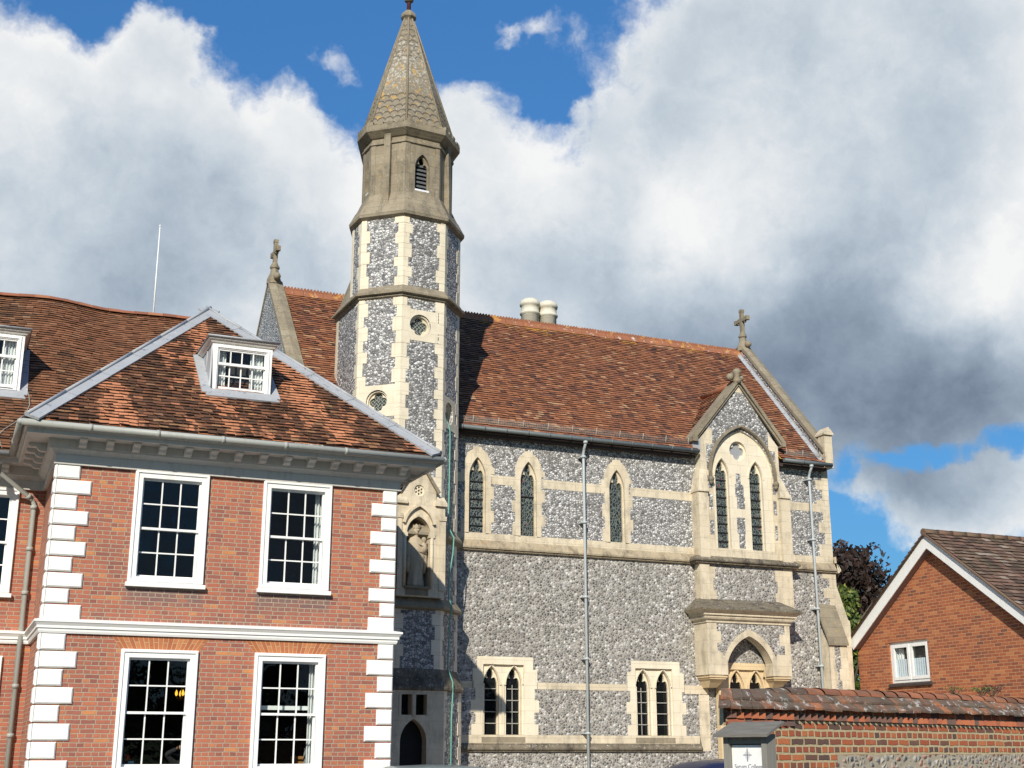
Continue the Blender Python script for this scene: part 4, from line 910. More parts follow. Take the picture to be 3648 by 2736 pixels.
def bb(x0_, x1_, out):                                # side buttresses of the bay
    m = MB()
    xo = x0_ if out < 0 else x1_
    m.fbox(BF, x0_, x1_, 6.3, 8.02, -.3, .10); 
    lo = [BF.p(x0_-.02, 8.02, .14), BF.p(x1_+.02, 8.02, .14), BF.p(x1_+.02, 8.02, -.3), BF.p(x0_-.02, 8.02, -.3)]
    m.hexa(lo, [p+Z*.04 for p in lo]); sh = .16 if out < 0 else -.18
    m.hexa([p+Z*.04 for p in lo], [BF.p(x0_+(.12 if out < 0 else 0), 8.62, .01), BF.p(x1_-(0 if out < 0 else .22), 8.62, .01), BF.p(x1_-(0 if out < 0 else .22), 8.62, -.3), BF.p(x0_+(.12 if out < 0 else 0), 8.62, -.3)])
    m.build('bay_buttress', M['stone'], chapel)
bb(17.05, 17.33, -1); bb(19.52, 19.82, 1)
SB = [(.004, 6.40), (.05, 6.38), (.14, 6.30), (.14, 6.255), (.10, 6.24), (.09, 6.205), (.0, 6.19)]
m = MB(); m.path_profile([(16.98, YC-.02), (16.98, YB-.02), (19.86, YB-.02), (19.86, YC-.02)], [(-1, 0), (-1, -1), (1, -1), (1, 0)], SB); m.build('string_course', M['stone_dirty'], chapel)
# lower bay between the string and the canopy
m = MB(); m.plate(BF, rect(17.05, 19.82, 4.6, 6.2), [], 0., -.3, em=1)
m.fbox(BF, 17.03, 17.31, 4.9, 6.19, -.2, .06, 1)
for z, w_ in ((5.25, .50), (5.55, .42), (5.85, .48)): m.plate(BF, rect(17.31, 17.02+w_, z, z+.3), [], .006, m=1); m.plate(BF, rect(19.82-w_-.05, 19.825, z, z+.3), [], .006, m=1)
m.plate(BF, rect(19.55, 19.826, 4.9, 6.19), [], .007, m=1)
m.build('bay_wall', [M['flint_dark'], M['stone']], chapel)
# gable coping, finial and little roof of the bay
m = MB(); m.ribbon(BF, [(16.98, 9.40), (18.44, 11.12), (19.78, 9.49)], .105, -.35, .10); m.ribbon(BF, [(17.05, 9.365), (18.44, 11.0), (19.71, 9.455)], .06, -.02, .06)
for x, z in ((17.0, 9.38), (19.74, 9.47)): m.fbox(BF, x-.06, x+.10 if x < 18 else x+.05, z-.06, z+.05, -.2, .12)
m.build('gable_coping', M['stone_brown'], chapel)
m = MB(); m.lathe(BF.p(18.42, 11.02, .03), [(.10, 0), (.12, .1), (.07, .2), (.10, .26), (.12, .33), (.07, .40)], 8); m.ball(BF.p(18.42, 11.28, -.15), .13, 8, sc=(.9, 1.5, .8)); m.ball(BF.p(18.25, 11.2, -.05), .10, 8); m.ball(BF.p(18.56, 11.18, 0), .08, 8)
m.build('finial', M['stone_lichen'], chapel)
t = MB(); V0 = V((18.44-17.0, 0, 11.02-9.40)); n = V0.length
tile_slope(t, (17.0, YB+.02, 9.42), Y, V0, V((-V0.z, 0, V0.x)), lambda v: 0, lambda v: max(.05, yroof(9.42+v*V0.z/n)-YB+.08), int(n/.1), jit=.006)
V1 = V((18.44-19.76, 0, 11.02-9.48)); t.face([(19.76, YB, 9.48), (18.44, YB, 11.04), (18.44, yroof(11.04), 11.04), (19.76, yroof(9.5), 9.48)], 0, rnd=(.4, .4))
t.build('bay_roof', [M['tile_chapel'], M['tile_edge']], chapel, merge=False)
m = MB(); m.tube([(18.44, YB+.1, 11.06), (18.44, yroof(11.0)+.05, 11.06)], .09, 10)
m.build('bay_ridge', M['ridge_lichen'], chapel)
m = MB(); m.face([(16.93, YC-.05, 9.12), (17.22, YC-.05, 9.12), (17.22, YC+.3, 9.5), (16.93, YC+.3, 9.5)]); m.box((17.0, 27.74, 9.08), (17.22, 27.98, 9.42)); m.build('flashing', M['lead'], chapel)

# ---- canopy box over the lower light
YK = 27.38; KF = Fr((0, YK, 0), X, -Y); kx0, kx1 = 16.97, 19.37
m = MB()
ah = arc_pts(.645, .64, 12, 18.165, 3.77)
m.plate(KF, [(kx0, 3.46), (17.52, 3.46)]+[(17.52, 3.77)]+ah[1:-1]+[(18.81, 3.77), (18.81, 3.46), (kx1, 3.46), (kx1, 4.72), (kx0, 4.72)], [], 0., -.3, m=0, em=1)
m.face([(kx0, YK+.3, 3.46), (kx0, YC, 3.46), (kx0, YC, 4.72), (kx0, YK+.3, 4.72)], 1); m.face([(kx1, YK+.3, 3.46), (kx1, YC, 3.46), (kx1, YC, 4.72), (kx1, YK+.3, 4.72)], 1)
kb = m.build('canopy', [M['flint_dark'], M['stone']], chapel)
m = MB(); oh = arc_pts(.80, .81, 12, 18.175, 3.77)
m.plate(KF, [(17.37, 3.46), (17.37, 3.77)]+oh[1:-1]+[(18.98, 3.77), (18.98, 3.46), (18.815, 3.46), (18.81, 3.77)]+list(reversed(ah[1:-1]))+[(17.52, 3.77), (17.515, 3.46)], [], .012, -.02, m=0)
m.plate(KF, [(kx0-.004, 3.46), (17.40, 3.46), (17.40, 4.0), (17.24, 4.0), (17.24, 4.22), (17.36, 4.22), (17.36, 4.5), (17.24, 4.5), (17.24, 4.72), (kx0-.004, 4.72)], [], .0075)
m.plate(KF, [(kx1+.004, 3.46), (18.95, 3.46), (18.95, 3.98), (19.20, 3.98), (19.20, 4.2), (19.06, 4.2), (19.06, 4.48), (19.22, 4.48), (19.22, 4.72), (kx1+.004, 4.72)], [], .0075)
m.build('dressings', M['stone'], kb)
m = MB(); CP = [(0, 4.70), (.03, 4.71), (.03, 4.76), (.09, 4.79), (.11, 4.83), (.11, 4.87), (.15, 4.88), (.15, 4.93), (.22, 4.98), (.26, 5.0)]
m.path_profile([(kx0, YC-.02), (kx0, YK), (kx1, YK), (kx1, YC-.02)], [(-1, 0), (-1, -1), (1, -1), (1, 0)], CP); m.build('cornice', M['stone'], kb)
m = MB(); lo = [V((kx0-.27, YK-.27, 5.0)), V((kx1+.27, YK-.27, 5.0)), V((kx1+.27, YC, 5.0)), V((kx0-.27, YC, 5.0))]; mi = [p+Z*.035 for p in lo]
m.hexa(lo, mi); m.hexa(mi, [V((kx0+.05, YB-.01, 5.33)), V((kx1-.0, YB-.01, 5.33)), V((kx1-.0, YC, 5.33)), V((kx0+.05, YC, 5.33))]); m.build('weathering', M['stone_dirty'], kb)
for x0_, x1_ in ((kx0, 17.52), (18.81, kx1)):
    m = MB(); a0, a1 = (x0_+.03, x1_-.01); z = 3.46
    for zt, zb, k in ((3.46, 3.40, 0), (3.40, 3.36, .03), (3.36, 3.17, .05)):
        e = .09 if zt < 3.37 else 0
        m.hexa([V((a0+k+e, YK+k+.02+e*2.5, zb)), V((a1-k-e, YK+k+.02+e*2.5, zb)), V((a1-k-e, YC, zb)), V((a0+k+e, YC, zb))], [V((a0+k, YK+k+.02, zt)), V((a1-k, YK+k+.02, zt)), V((a1-k, YC, zt)), V((a0+k, YC, zt))])
    m.build('corbel', M['stone_ochre'], kb)
QF = Fr((0, 27.80, 0), X, -Y)
m = MB(); m.plate(QF, rect(17.3, 19.3, 3.78, 4.7), [], .0, m=0); m.build('tympanum', M['flint_dark'], kb)
m = MB(); lc = [(18.03, .2), (18.60, .2)]
m.plate(QF, rect(17.50, 19.0, 1.2, 3.78), [rect(17.8, 18.84, 2.0, 3.62)], .02, -.15); m.plate(QF, rect(17.75, 18.9, 1.95, 3.66), [lancet(c, a, 2.0, 3.16, 3.6) for c, a in lc], -.05, -.14, em=-1)
for c, a in lc: m.ribbon(QF, arc_pts(a+.03, .46, 8, c, 3.16), .04, -.05, -.005)
wn = m.build('window', M['stone_ochre'], kb)
for c, a in lc: m_ = tracery(wn, QF, c, a-.01, 2.0, 3.16, 3.58, -.085, 'darkglass', 4, 'stone_ochre', bar='wire')
band('stone_band', 3.02, 3.22, [(16.63, 17.3)], d=.03); band('stone_band', 1.3, 3.0, [(17.02, 17.3)], d=.05)

# ---- tower
tc_ = V((9.07, 27.7, 0))
kv = lambda a: V((tc_.x+1.37*sin(radians(a)), tc_.y-1.37*cos(radians(a)), 0))
K = [kv(a) for a in (-63, -18, 27, 72)]
UP = [V((7.80, 27.70, 0))]+K+[V((10.42, 28.25, 0)), V((9.85, 29., 0)), V((8.35, 29., 0))]
LP = [V((7.78, 28.75, 0))]+K+[V((10.38, 28.75, 0))]
def sc(P, s): return [tc_+(p-tc_)*s for p in P]
def grow(P, e): return [tc_+(p-tc_)*(1+e/1.27) for p in P]
def fframe(P, i):
    a, b = P[i], P[(i+1) % len(P)]; u = (b-a).normalized(); return Fr((a.x, a.y, 0), u, (u.y, -u.x, 0)), (b-a).length
def ring(mb, P, prof, closed=True, m=0):              # prof: [(grow, z)...]
    for (e0, z0), (e1, z1) in zip(prof[:-1], prof[1:]):
        A, B = grow(P, e0), grow(P, e1); n = len(P)
        for i in range(n if closed else n-1): j = (i+1) % n; mb.face([A[i]+Z*z0, A[j]+Z*z0, B[j]+Z*z1, B[i]+Z*z1], m)
LPa, LPb, LPc = LP, grow(LP, .03), grow(LP, .13)
m = MB()
holes = {2: [circle(.46, 11.0, .26), lancet(.445, .30, 4.9, 6.2, 6.62)], 1: [circle(.50, 9.2, .26)], 3: [circle(.42, 9.1, .26)]}
for i in range(len(LP)):
    f, w_ = fframe(LPa, i); H = [h for h in holes.get(i, [])]
    m.plate(f, rect(0, w_, 4.6, 11.8), H, 0., -.40 if H else None, em=-1)
    f, w_ = fframe(LPb, i); m.plate(f, rect(0, w_, 3.0, 4.7), [], 0.)
    if i != 2: f, w_ = fframe(LPc, i); m.plate(f, rect(0, w_, -.2, 3.0), [], 0.)
for i in range(len(UP)):
    f, w_ = fframe(UP, i); m.plate(f, rect(0, w_, 11.7, 13.75), [], 0.)
tw = m.build('tower', M['flint_tower'], chapel)
# broach behind the upper stage
m = MB(); b0, b1 = LP[0]+Z*11.85, LP[1]+Z*11.85; m.face([b0, V((7.80, 27.7, 11.9)), V((8.1, 28.3, 13.0))]); m.face([b0, V((8.6, 28.75, 11.85)), V((8.1, 28.3, 13.0))]); m.build('broach', M['stone_lichen'], tw)
def tquoin(P, i, z0, z1, d=.007, h=.27, wa=.13, wb=.215):
    m = MB(); fa, la = fframe(P, i-1); fb, _ = fframe(P, i); z = z0; k = i
    while z < z1-.03:
        zz = min(z1, z+h*random.uniform(.8, 1.25)); a = (wa if k % 2 else wb)+random.uniform(-.015, .015); b = (wb if k % 2 else wa)+random.uniform(-.015, .015); dd = d+random.uniform(-.002, .005)
        m.plate(fa, rect(la-a, la+dd*.4, z+.003, zz-.003), [], dd, -.01); m.plate(fb, rect(-dd*.4, b, z+.003, zz-.003), [], dd, -.01); z = zz; k += 1
    m.build('quoins', M['stone_clean'], tw)
for i in (1, 2, 3, 4): tquoin(LPa, i, 4.7, 11.68); tquoin(UP, i, 11.88, 13.62)
for i in (2, 3, 4): tquoin(LPb, i, 3.35, 4.62)
for i in (3, 4): tquoin(LPc, i, -.1, 2.95)
f, w_ = fframe(LPa, 0); m = MB(); m.plate(f, rect(0, .16, 4.7, 11.68), [], .007, -.01); m.build('quoins', M['stone'], tw)
f, w_ = fframe(UP, 0); m = MB(); m.plate(f, rect(-.01, .12, 11.9, 13.62), [], .007, -.01); m.build('quoins', M['stone_clean'], tw)
def belt(name, P, prof, mat): m = MB(); ring(m, P, prof, closed=(P is UP)); m.build(name, M[mat], tw)
belt('string_course', LP, [(.0, 11.62), (.05, 11.655), (.05, 11.70), (.12, 11.715), (.12, 11.76), (.09, 11.79), (.0, 11.93)], 'stone_brown')
belt('string_course', LPa, [(.0, 6.12), (.05, 6.16), (.12, 6.20), (.12, 6.25), (.0, 6.42)], 'stone_lichen')
belt('string_course', LPa, [(.0, 4.58), (.06, 4.60), (.13, 4.63), (.13, 4.68), (.0, 4.86)], 'stone_lichen')
belt('string_course', LPb, [(.12, 2.90), (.15, 2.92), (.15, 2.97), (.0, 3.36)], 'stone_dirty')
def oculus(P, i, u, z, half, rq=.215):
    f, w_ = fframe(P, i); m = MB()
    m.plate(f, rect(max(.02, u-half), min(w_-.02, u+half), z-.37, z+.37), [circle(u, z, .262)], .009, -.10, em=0)
    m.plate(f, circle(u, z, .30), [circle(u, z, .225)], -.035, -.10, em=-1)
    m.plate(f, circle(u, z, .27), [quatrefoil(u, z, rq)], -.09, -.15, em=-1); o = m.build('oculus', M['stone_clean'], tw)
    m = MB(); m.plate(f, circle(u, z, .26), [], -.14)
    for v in m.f: pass
    m.build('glass', M['quarry'], o)
oculus(LPa, 2, .46, 11.0, .44); oculus(LPa, 1, .50, 9.2, .47); oculus(LPa, 3, .42, 9.1, .40)
# belfry, parapet, spire
m = MB(); ring(m, UP, [(.0, 13.60), (.09, 13.66), (.10, 13.73), (-.045, 14.02), (-.065, 14.025), (-.065, 14.035), (-.21, 14.36)]); m.build('skirt', M['stone_brown'], tw)
BP = grow(UP, -.205); m = MB()
bw = {}
for i in range(len(BP)):
    f, w_ = fframe(BP, i); H = []
    if i == 2: H = [lancet(w_*.50, .19, 14.42, 15.02, 15.38)]
    if i == 0: H = [lancet(w_*.55, .11, 14.45, 15.0, 15.36)]
    m.plate(f, rect(0, w_, 14.3, 15.75), H, 0., -.22 if H else None, em=-1)
    m.plate(f, rect(0, .11, 14.3, 15.62), [], .012, -.01); m.plate(f, rect(w_-.11, w_, 14.3, 15.62), [], .012, -.01)
    if i in (1, 3, 5):
        lo = [f.p(w_/2-.085, 14.02, -.05), f.p(w_/2-.085, 14.02, .14), f.p(w_/2+.085, 14.02, .14), f.p(w_/2+.085, 14.02, -.05)]; hi = [f.p(w_/2-.08, 16.0, -.05), f.p(w_/2-.08, 16.0, .085), f.p(w_/2+.08, 16.0, .085), f.p(w_/2+.08, 16.0, -.05)]
        m.hexa(lo, hi)
m.build('belfry', M['stone_brown'], tw)
for i, cx, a, zs, za, z0 in ((2, .5, .175, 15.02, 15.36, 14.44), (0, .55, .095, 15.0, 15.33, 14.46)):
    f, w_ = fframe(BP, i); c = w_*cx; m = MB()
    m.plate(f, lancet(c, a+.03, z0-.02, zs, za+.03), [cusped(c, a*.9, z0, zs, za-.02)], -.07, -.12, em=-1); m.fbox(f, c-a-.01, c+a+.01, z0-.03, z0+.03, -.2, -.01, 1)
    wn = m.build('louvre_window', [M['stone_brown'], M['flashing_white']], tw)
    m = MB(); n = 7
    for k in range(n):
        z = z0+.03+(zs+.15-z0)*k/n; m.hexa([f.p(c-a, z, -.125), f.p(c+a, z, -.125), f.p(c+a, z+.09, -.21), f.p(c-a, z+.09, -.21)], [f.p(c-a, z+.03, -.125), f.p(c+a, z+.03, -.125), f.p(c+a, z+.12, -.21), f.p(c-a, z+.12, -.21)])
    m.build('louvre', M['louvre'], wn)
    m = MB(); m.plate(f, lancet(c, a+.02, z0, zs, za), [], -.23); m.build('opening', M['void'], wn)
m = MB(); ring(m, UP, [(-.21, 15.60), (-.165, 15.62), (-.165, 15.665), (-.21, 15.70), (-.21, 15.78), (-.17, 15.80), (-.065, 15.90), (-.03, 15.93), (-.03, 16.08), (-.14, 16.10)])
PP = grow(UP, -.03)
for i in range(len(PP)):
    f, w_ = fframe(PP, i); n = 4
    for k in range(n):
        u0 = w_*(k+.08)/n; m.fbox(f, u0, u0+w_*.55/n, 16.07, 16.07+random.uniform(.05, .10), -.09, .003)
m.build('parapet', M['stone_brown'], tw)
m = MB(); B0 = sc(grow(UP, -.115), 1.0); apex = V((9.06, 27.7, 0)); n = len(B0)
T0 = [apex+(p-tc_)*.085 for p in UP]
for i in range(n):
    j = (i+1) % n; a, b, c, d = B0[i]+Z*16.02, B0[j]+Z*16.02, T0[j]+Z*19.62, T0[i]+Z*19.62
    wb, wt = (b-a).length, (c-d).length; h = ((c+d)/2-(a+b)/2).length
    N_ = 8
    for k in range(N_):
        t0, t1 = k/N_, (k+1)/N_; q = lambda s_, t_: (a.lerp(d, t_)) if s_ == 0 else b.lerp(c, t_)
        w0, w1 = wb+(wt-wb)*t0, wb+(wt-wb)*t1; e = .105
        m.face([q(0, t0), q(1, t0), q(1, t1), q(0, t1)], 0, [(e-w0/2, 16.1+h*t0), (e+w0/2, 16.1+h*t0), (e+w1/2, 16.1+h*t1), (e-w1/2, 16.1+h*t1)])
m.build('spire', M['spire'], tw)
m = MB()
for i in range(n): m.tube([B0[i]+Z*16.02, T0[i]+Z*19.62], [.032, .022], 6)
m.build('spire_rib', M['stone_brown'], tw)
m = MB(); m.lathe((apex.x, apex.y, 19.56), [(.12, 0), (.20, .07), (.205, .11), (.17, .19), (.10, .27), (.06, .29)], 8, smooth=False); m.build('capstone', M['stone_lichen'], tw)
m = MB(); m.tube([(apex.x, apex.y, 19.8), (apex.x, apex.y, 21.4)], .055, 8); m.build('vane_rod', M['redpole'], tw)
m = MB(); m.lathe((apex.x, apex.y, 20.09), [(.06, 0), (.115, .04), (.12, .09), (.08, .15), (.06, .17)], 10); m.build('collar', M['stone_lichen'], tw)

# ---- niche
NF, nw_ = fframe(LPa, 2); m = MB(); d1 = .16
nout = [(-.04, 4.85), (nw_+.03, 4.85), (nw_+.03, 6.95), (.86, 6.95), (.86, 7.22), (.45, 7.78), (.05, 7.22), (.05, 6.95), (-.04, 6.95)]
nop = lancet(.445, .285, 5.05, 6.2, 6.58, 10)
m.plate(NF, nout, [nop, circle(.455, 7.155, .125)], d1, -.02)
m.plate(NF, nop, [], -.42); m.plate(NF, rect(.1, .8, 4.85, 6.8), [nop], -.02, -.42, em=-1)
ni = m.build('niche', M['stone'], tw)
m = MB(); m.plate(NF, lancet(.445, .28, 5.06, 6.2, 6.57, 10), [], -.415); m.build('niche_back', M['stone_ochre'], ni)
m = MB(); m.ribbon(NF, [(.09, 6.42)]+arc_pts(.345, .36, 10, .445, 6.46)+[(.80, 6.42)], .05, .15, .235); m.ribbon(NF, arc_pts(.30, .40, 10, .445, 6.2), .045, .15, .19)
m.build('hood_mould', M['stone'], ni)
m = MB(); m.ribbon(NF, [(-.02, 7.12), (.45, 7.80), (.92, 7.12)], .075, -.02, .22); m.build('gable_coping', M['stone_lichen'], ni)
m = MB(); ho = [circle(.455, 7.155, .03, 10)]+[circle(.455+.073*cos(pi/3*k+.5), 7.155+.073*sin(pi/3*k+.5), .027, 10) for k in range(6)]
m.plate(NF, circle(.455, 7.155, .13), ho, .13, .02); m.build('rose', M['stone_clean'], ni)
m = MB()
for u0, u1 in ((-.07, .17), (.83, nw_+.06)):
    m.fbox(NF, u0, u1, 6.84, 6.90, .0, d1+.06); lo = [NF.p(u0, 6.90, d1+.06), NF.p(u1, 6.90, d1+.06), NF.p(u1, 6.90, 0), NF.p(u0, 6.90, 0)]; m.hexa(lo, [NF.p(u0+.03, 7.06, .1), NF.p(u1-.03, 7.06, .1), NF.p(u1-.03, 7.06, 0), NF.p(u0+.03, 7.06, 0)])
for u0, u1 in ((-.05, .06), (.93, nw_+.05)): m.fbox(NF, u0, u1, 6.52, 6.62, 0, d1+.05); m.fbox(NF, u0+.01, u1-.01, 5.0, 6.52, 0, d1+.03)
for u in (.13, .77): m.fbox(NF, u-.06, u+.06, 6.13, 6.22, 0, d1+.035); m.tube([NF.p(u, 5.05, d1+.0), NF.p(u, 6.13, d1+.0)], .04, 10)
m.build('shafts', M['stone'], ni)
m = MB(); m.fbox(NF, .18, .70, 4.88, 5.06, -.3, d1+.02); m.fbox(NF, .14, .74, 5.02, 5.065, -.3, d1+.06); m.build('pedestal', M['stone_brown'], ni)
# doorway stage
DF, dw = fframe(LPc, 2); m = MB()
m.plate(DF, rect(-.02, dw+.02, -.2, 2.95), [rect(.17, .44, 2.40, 2.82), rect(.53, .80, 2.40, 2.82), lancet(.485, .30, -.15, 1.85, 2.32)], .02, -.25, em=0)
for u in (.17, .485, .80): m.fbox(DF, u-.025, u+.025, 2.38, 2.84, -.1, .035)
dr = m.build('doorway', M['stone'], tw)
m = MB(); m.plate(DF, rect(.15, .82, 2.35, 2.86), [], -.2); m.build('glass', M['darkglass'], dr)
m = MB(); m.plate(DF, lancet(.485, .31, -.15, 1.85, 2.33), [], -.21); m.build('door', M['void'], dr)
# green lightning conductor
f3, w3 = fframe(LPa, 3); f3b, _ = fframe(LPb, 3); f3c, _ = fframe(LPc, 3)
m = MB(); m.tube([f3.p(.36, 9.0, -.08), f3.p(.37, 8.86, .0), f3.p(.43, 8.72, .03), f3.p(.45, 8.5, .03), f3.p(.43, 7.2, .03), f3.p(.41, 6.62, .03), f3.p(.45, 6.45, .04), f3.p(.47, 6.25, .145), f3.p(.46, 5.9, .13), f3.p(.42, 5.3, .05), f3.p(.40, 4.9, .07), f3.p(.40, 4.7, .15), f3b.p(.38, 4.45, .08), f3b.p(.40, 3.4, .04), f3b.p(.43, 3.1, .15), f3c.p(.47, 2.8, .05), f3c.p(.47, 2.4, .03), f3c.p(.46, 0, .03)], .016, 6)
m.build('lightning_conductor', M['copper'], tw)

# ------------------------------------------------------------------ ground
def flat(name, x0, x1, y0, y1, z, mat, nx=1):
    m = MB(); m.face([(x0, y0, z), (x1, y0, z), (x1, y1, z), (x0, y1, z)]); return m.build(name, mat, kind='structure')
M['grass'] = material('short_grass', lambda g: g.mix(g.noise(g.obj, 3., 6, .7), (.045, .075, .02), (.10, .13, .04)))
M['asphalt'] = material('grey_asphalt', lambda g: g.mix(g.noise(g.obj, 40., 5, .7), (.09, .088, .085), (.16, .155, .145)))
M['paving'] = material('pale_paving', lambda g: g.mix(g.noise(g.obj, 10., 5, .7), (.26, .245, .21), (.36, .34, .30)))
flat('ground', -900, 900, -900, 900, -.03, M['grass'])
flat('road', -60, 60, -2, 21.6, -.02, M['asphalt'])
m = MB(); m.box((-60, 21.6, -.1), (60, 22.5, .1)); m.build('pavement', M['paving'], kind='structure')
flat('path', 8.2, 60, 22.5, 27.9, -.012, M['paving'])

# ------------------------------------------------------------------ brick gabled house on the right
cot = thing('gabled_house', (22, 25, 0), 'small orange-brick gabled house with white bargeboards behind the garden wall', 'house')
XB = 22.; RF = Fr((XB, 0, 0), -Y, -X); ya, yb, yp, ze, zp = 28.10, 21.70, 24.90, 4.30, 6.62
m = MB(); m.plate(RF, [(-ya, -.2), (-yb, -.2), (-yb, ze), (-yp, zp+.02), (-ya, ze)], [rect(-26.85, -25.40, 3.30, 4.32)], 0., -.12, em=-1)
m.face([(XB, ya, -.2), (30, ya, -.2), (30, ya, ze), (XB, ya, ze)]); m.face([(XB, yb, -.2), (30, yb, -.2), (30, yb, ze), (XB, yb, ze)]); m.build('wall', M['brick_new'], cot)
sl = (zp-ze)/(ya-yp)
for sg, yf in ((1, ya+.06), (-1, yb-.06)):
    A = V((0, yp, zp+.20)); L_ = abs(yf-yp); B = V((0, yf, zp+.20-L_*sl-.0)); 
    n_ = V((0, sl*sg, 1)).normalized(); dn = -n_*.29
    xo = 21.78
    m = MB(); q = [A, B, B+dn*.98, A-Z*.29*sqrt(1+sl*sl)]
    m.hexa([p+X*xo for p in q], [p+X*(xo+.025) for p in q]); m.build('bargeboard', M['white'], cot)
    m = MB(); s0 = [q[3]+Z*.02, q[2]+Z*.02]; m.face([s0[0]+X*(xo+.025), s0[1]+X*(xo+.025), s0[1]+X*XB, s0[0]+X*XB]); m.build('soffit', M['soffit'], cot)
    t = MB(); yE = yf+sg*.12; ev = V((21.74, yE, zp+.235-(abs(yE-yp))*sl)); up = V((0, -sg*1, sl)); Ls = abs(yE-yp)*sqrt(1+sl*sl)
    tile_slope(t, ev, X, up, n_, lambda v: 0, lambda v: 9., int(Ls/.17)+1, th=.17, tw=.23, lift=.03, jit=.008)
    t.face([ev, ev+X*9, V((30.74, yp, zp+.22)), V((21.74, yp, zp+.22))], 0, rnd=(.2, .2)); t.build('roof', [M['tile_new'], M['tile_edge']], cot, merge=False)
m = MB(); x = 21.72
while x < 30.5: m.tube([(x, yp, zp+.235), (x+.43, yp, zp+.235)], [.095, .085], 10); x += .44
m.build('ridge_tiles', M['tile_new'], cot)
m = MB(); m.tube([(21.74, ya+.1, zp+.20-(ya+.1-yp)*sl), (21.74, yp, zp+.20), (21.74, yb-.1, zp+.20-(yp-yb+.1)*sl)], .035, 6); m.build('verge', M['tile_new'], cot)
m = MB(); u0, u1, v0, v1 = -26.85, -25.40, 3.30, 4.32
m.plate(RF, rect(u0, u1, v0, v1), [rect(u0+.13, (u0+u1)/2-.06, v0+.14, v1-.12), rect((u0+u1)/2+.06, u1-.12, v0+.14, v1-.12)], -.05, -.12)
for a, b in ((u0+.08, (u0+u1)/2-.02), ((u0+u1)/2+.02, u1-.06)): m.plate(RF, rect(a, b, v0+.09, v1-.06), [rect(a+.075, b-.075, v0+.17, v1-.14)], -.03, -.06)
wn = m.build('window', M['white'], cot)
m = MB(); m.face([RF.p(u0, v0, -.08), RF.p(u1, v0, -.08), RF.p(u1, v1, -.08), RF.p(u0, v1, -.08)]); m.build('pane', M['glass'], wn)
drape(RF, u0+.1, (u0+u1)/2-.05, v0+.08, v0+.60, -.125, wn, 'net', .012, 40, 'net_curtain', 7); drape(RF, (u0+u1)/2+.05, u1-.08, v0+.08, v0+.60, -.125, wn, 'net', .012, 40, 'net_curtain', 7); drape(RF, u0+.1, u0+.36, v0+.5, v1-.05, -.17, wn, 'curtain', .03, 20, 'curtain', 3)
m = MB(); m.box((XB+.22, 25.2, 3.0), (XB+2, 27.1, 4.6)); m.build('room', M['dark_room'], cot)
m = MB(); m.profile(RF, u0-.06, u1+.05, [(-.12, 3.34), (.03, 3.30), (.06, 3.27), (.06, 3.225), (0, 3.22)]); m.build('sill', M['tar'], wn)

# ------------------------------------------------------------------ garden wall
gwall = thing('garden_wall', (7.4, 10.7, 0), 'old garden wall of dark red brick over flint with a lichened tile coping', 'wall')
GF = Fr((7.43, 10.74, 0), (.929, .370, 0), (.370, -.929, 0)); g0, g1, gd = -.86, 14., .36
m = MB(); m.plate(GF, rect(g0, g1, 1.625, 1.905), [], 0.); m.plate(GF, rect(g0, .98, -.1, 1.905), [], .0015); m.plate(GF, rect(g0, g1, 1.9, 2.1), [], -.012)
m.face([GF.p(g0, -.1, 0), GF.p(g0+.75, -.1, -gd), GF.p(g0+.75, 2.1, -gd), GF.p(g0, 2.1, 0)]); m.face([GF.p(g0+.75, -.1, -gd), GF.p(g1, -.1, -gd), GF.p(g1, 2.1, -gd), GF.p(g0+.75, 2.1, -gd)])
m.build('brickwork', M['brick_garden'], gwall)
m = MB(); n = 60; 
e = [1.627+random.uniform(-.006, .006) for _ in range(n+1)]
m.face([GF.p(.98, -.1, .004), GF.p(g1, -.1, .004), GF.p(g1, 1.625, .004), GF.p(.98, 1.625, .004)]); m.build('flint_panel', M['flint_rubble'], gwall)
# dentil courses: bricks set at an angle
def one_brick(mb, u, v, w, h, d, rot, rn):
    c = [(-w/2, -w/2), (w/2, -w/2), (w/2, w/2), (-w/2, w/2)]; ca, sa = cos(rot), sin(rot); j = lambda: random.uniform(-.004, .004)
    P = [(u+x*ca-y*sa+j(), d+x*sa+y*ca+j()) for x, y in c]
    lo = [GF.p(a, v+j(), b) for a, b in P]; hi = [GF.p(a, v+h+j(), b) for a, b in P]
    k = len(mb.f); mb.hexa(lo, hi)
    for q in range(k, len(mb.f)): mb.r[q] = rn
def gb_fn(g):
    r = g.sep(g.n('ShaderNodeUVMap', uv_map='rnd').outputs[0])
    c = g.ramp(r[0], [(0, (.09, .07, .068)), (.35, (.17, .085, .065)), (.55, (.36, .10, .05)), (1., (.48, .15, .065))])
    return {'Base Color': g.mix(g.m('MULTIPLY', g.noise(g.obj, 22., 5, .7), .5), c, (.16, .10, .075)), 'Normal': g.bump(g.noise(g.obj, 45., 4), .6, .01)}
M['single_brick'] = material('single_old_brick', gb_fn)
M['mortar'] = material('buff_lime_mortar', lambda g: {'Base Color': g.mix(g.noise(g.obj, 14., 5), (.36, .29, .18), (.54, .44, .28)), 'Normal': g.bump(g.noise(g.obj, 40., 4), .5, .01)})
m = MB(); u = g0+.02
while u < g1:                                        # projecting header course and dog-tooth courses
    one_brick(m, u+.05, 1.955, .096, .055, -.028 if u > .22 else -.02, pi/4+random.uniform(-.06, .06) if u > .22 else .5, (random.random(), random.random()))
    if u < .22: one_brick(m, u+.08, 1.893, .10, .055, -.034, .5, (random.random(), random.random()))
    u += .112 if u > .22 else .118
m.build('dentil_course', M['single_brick'], gwall, merge=False)
m = MB(); u = g0
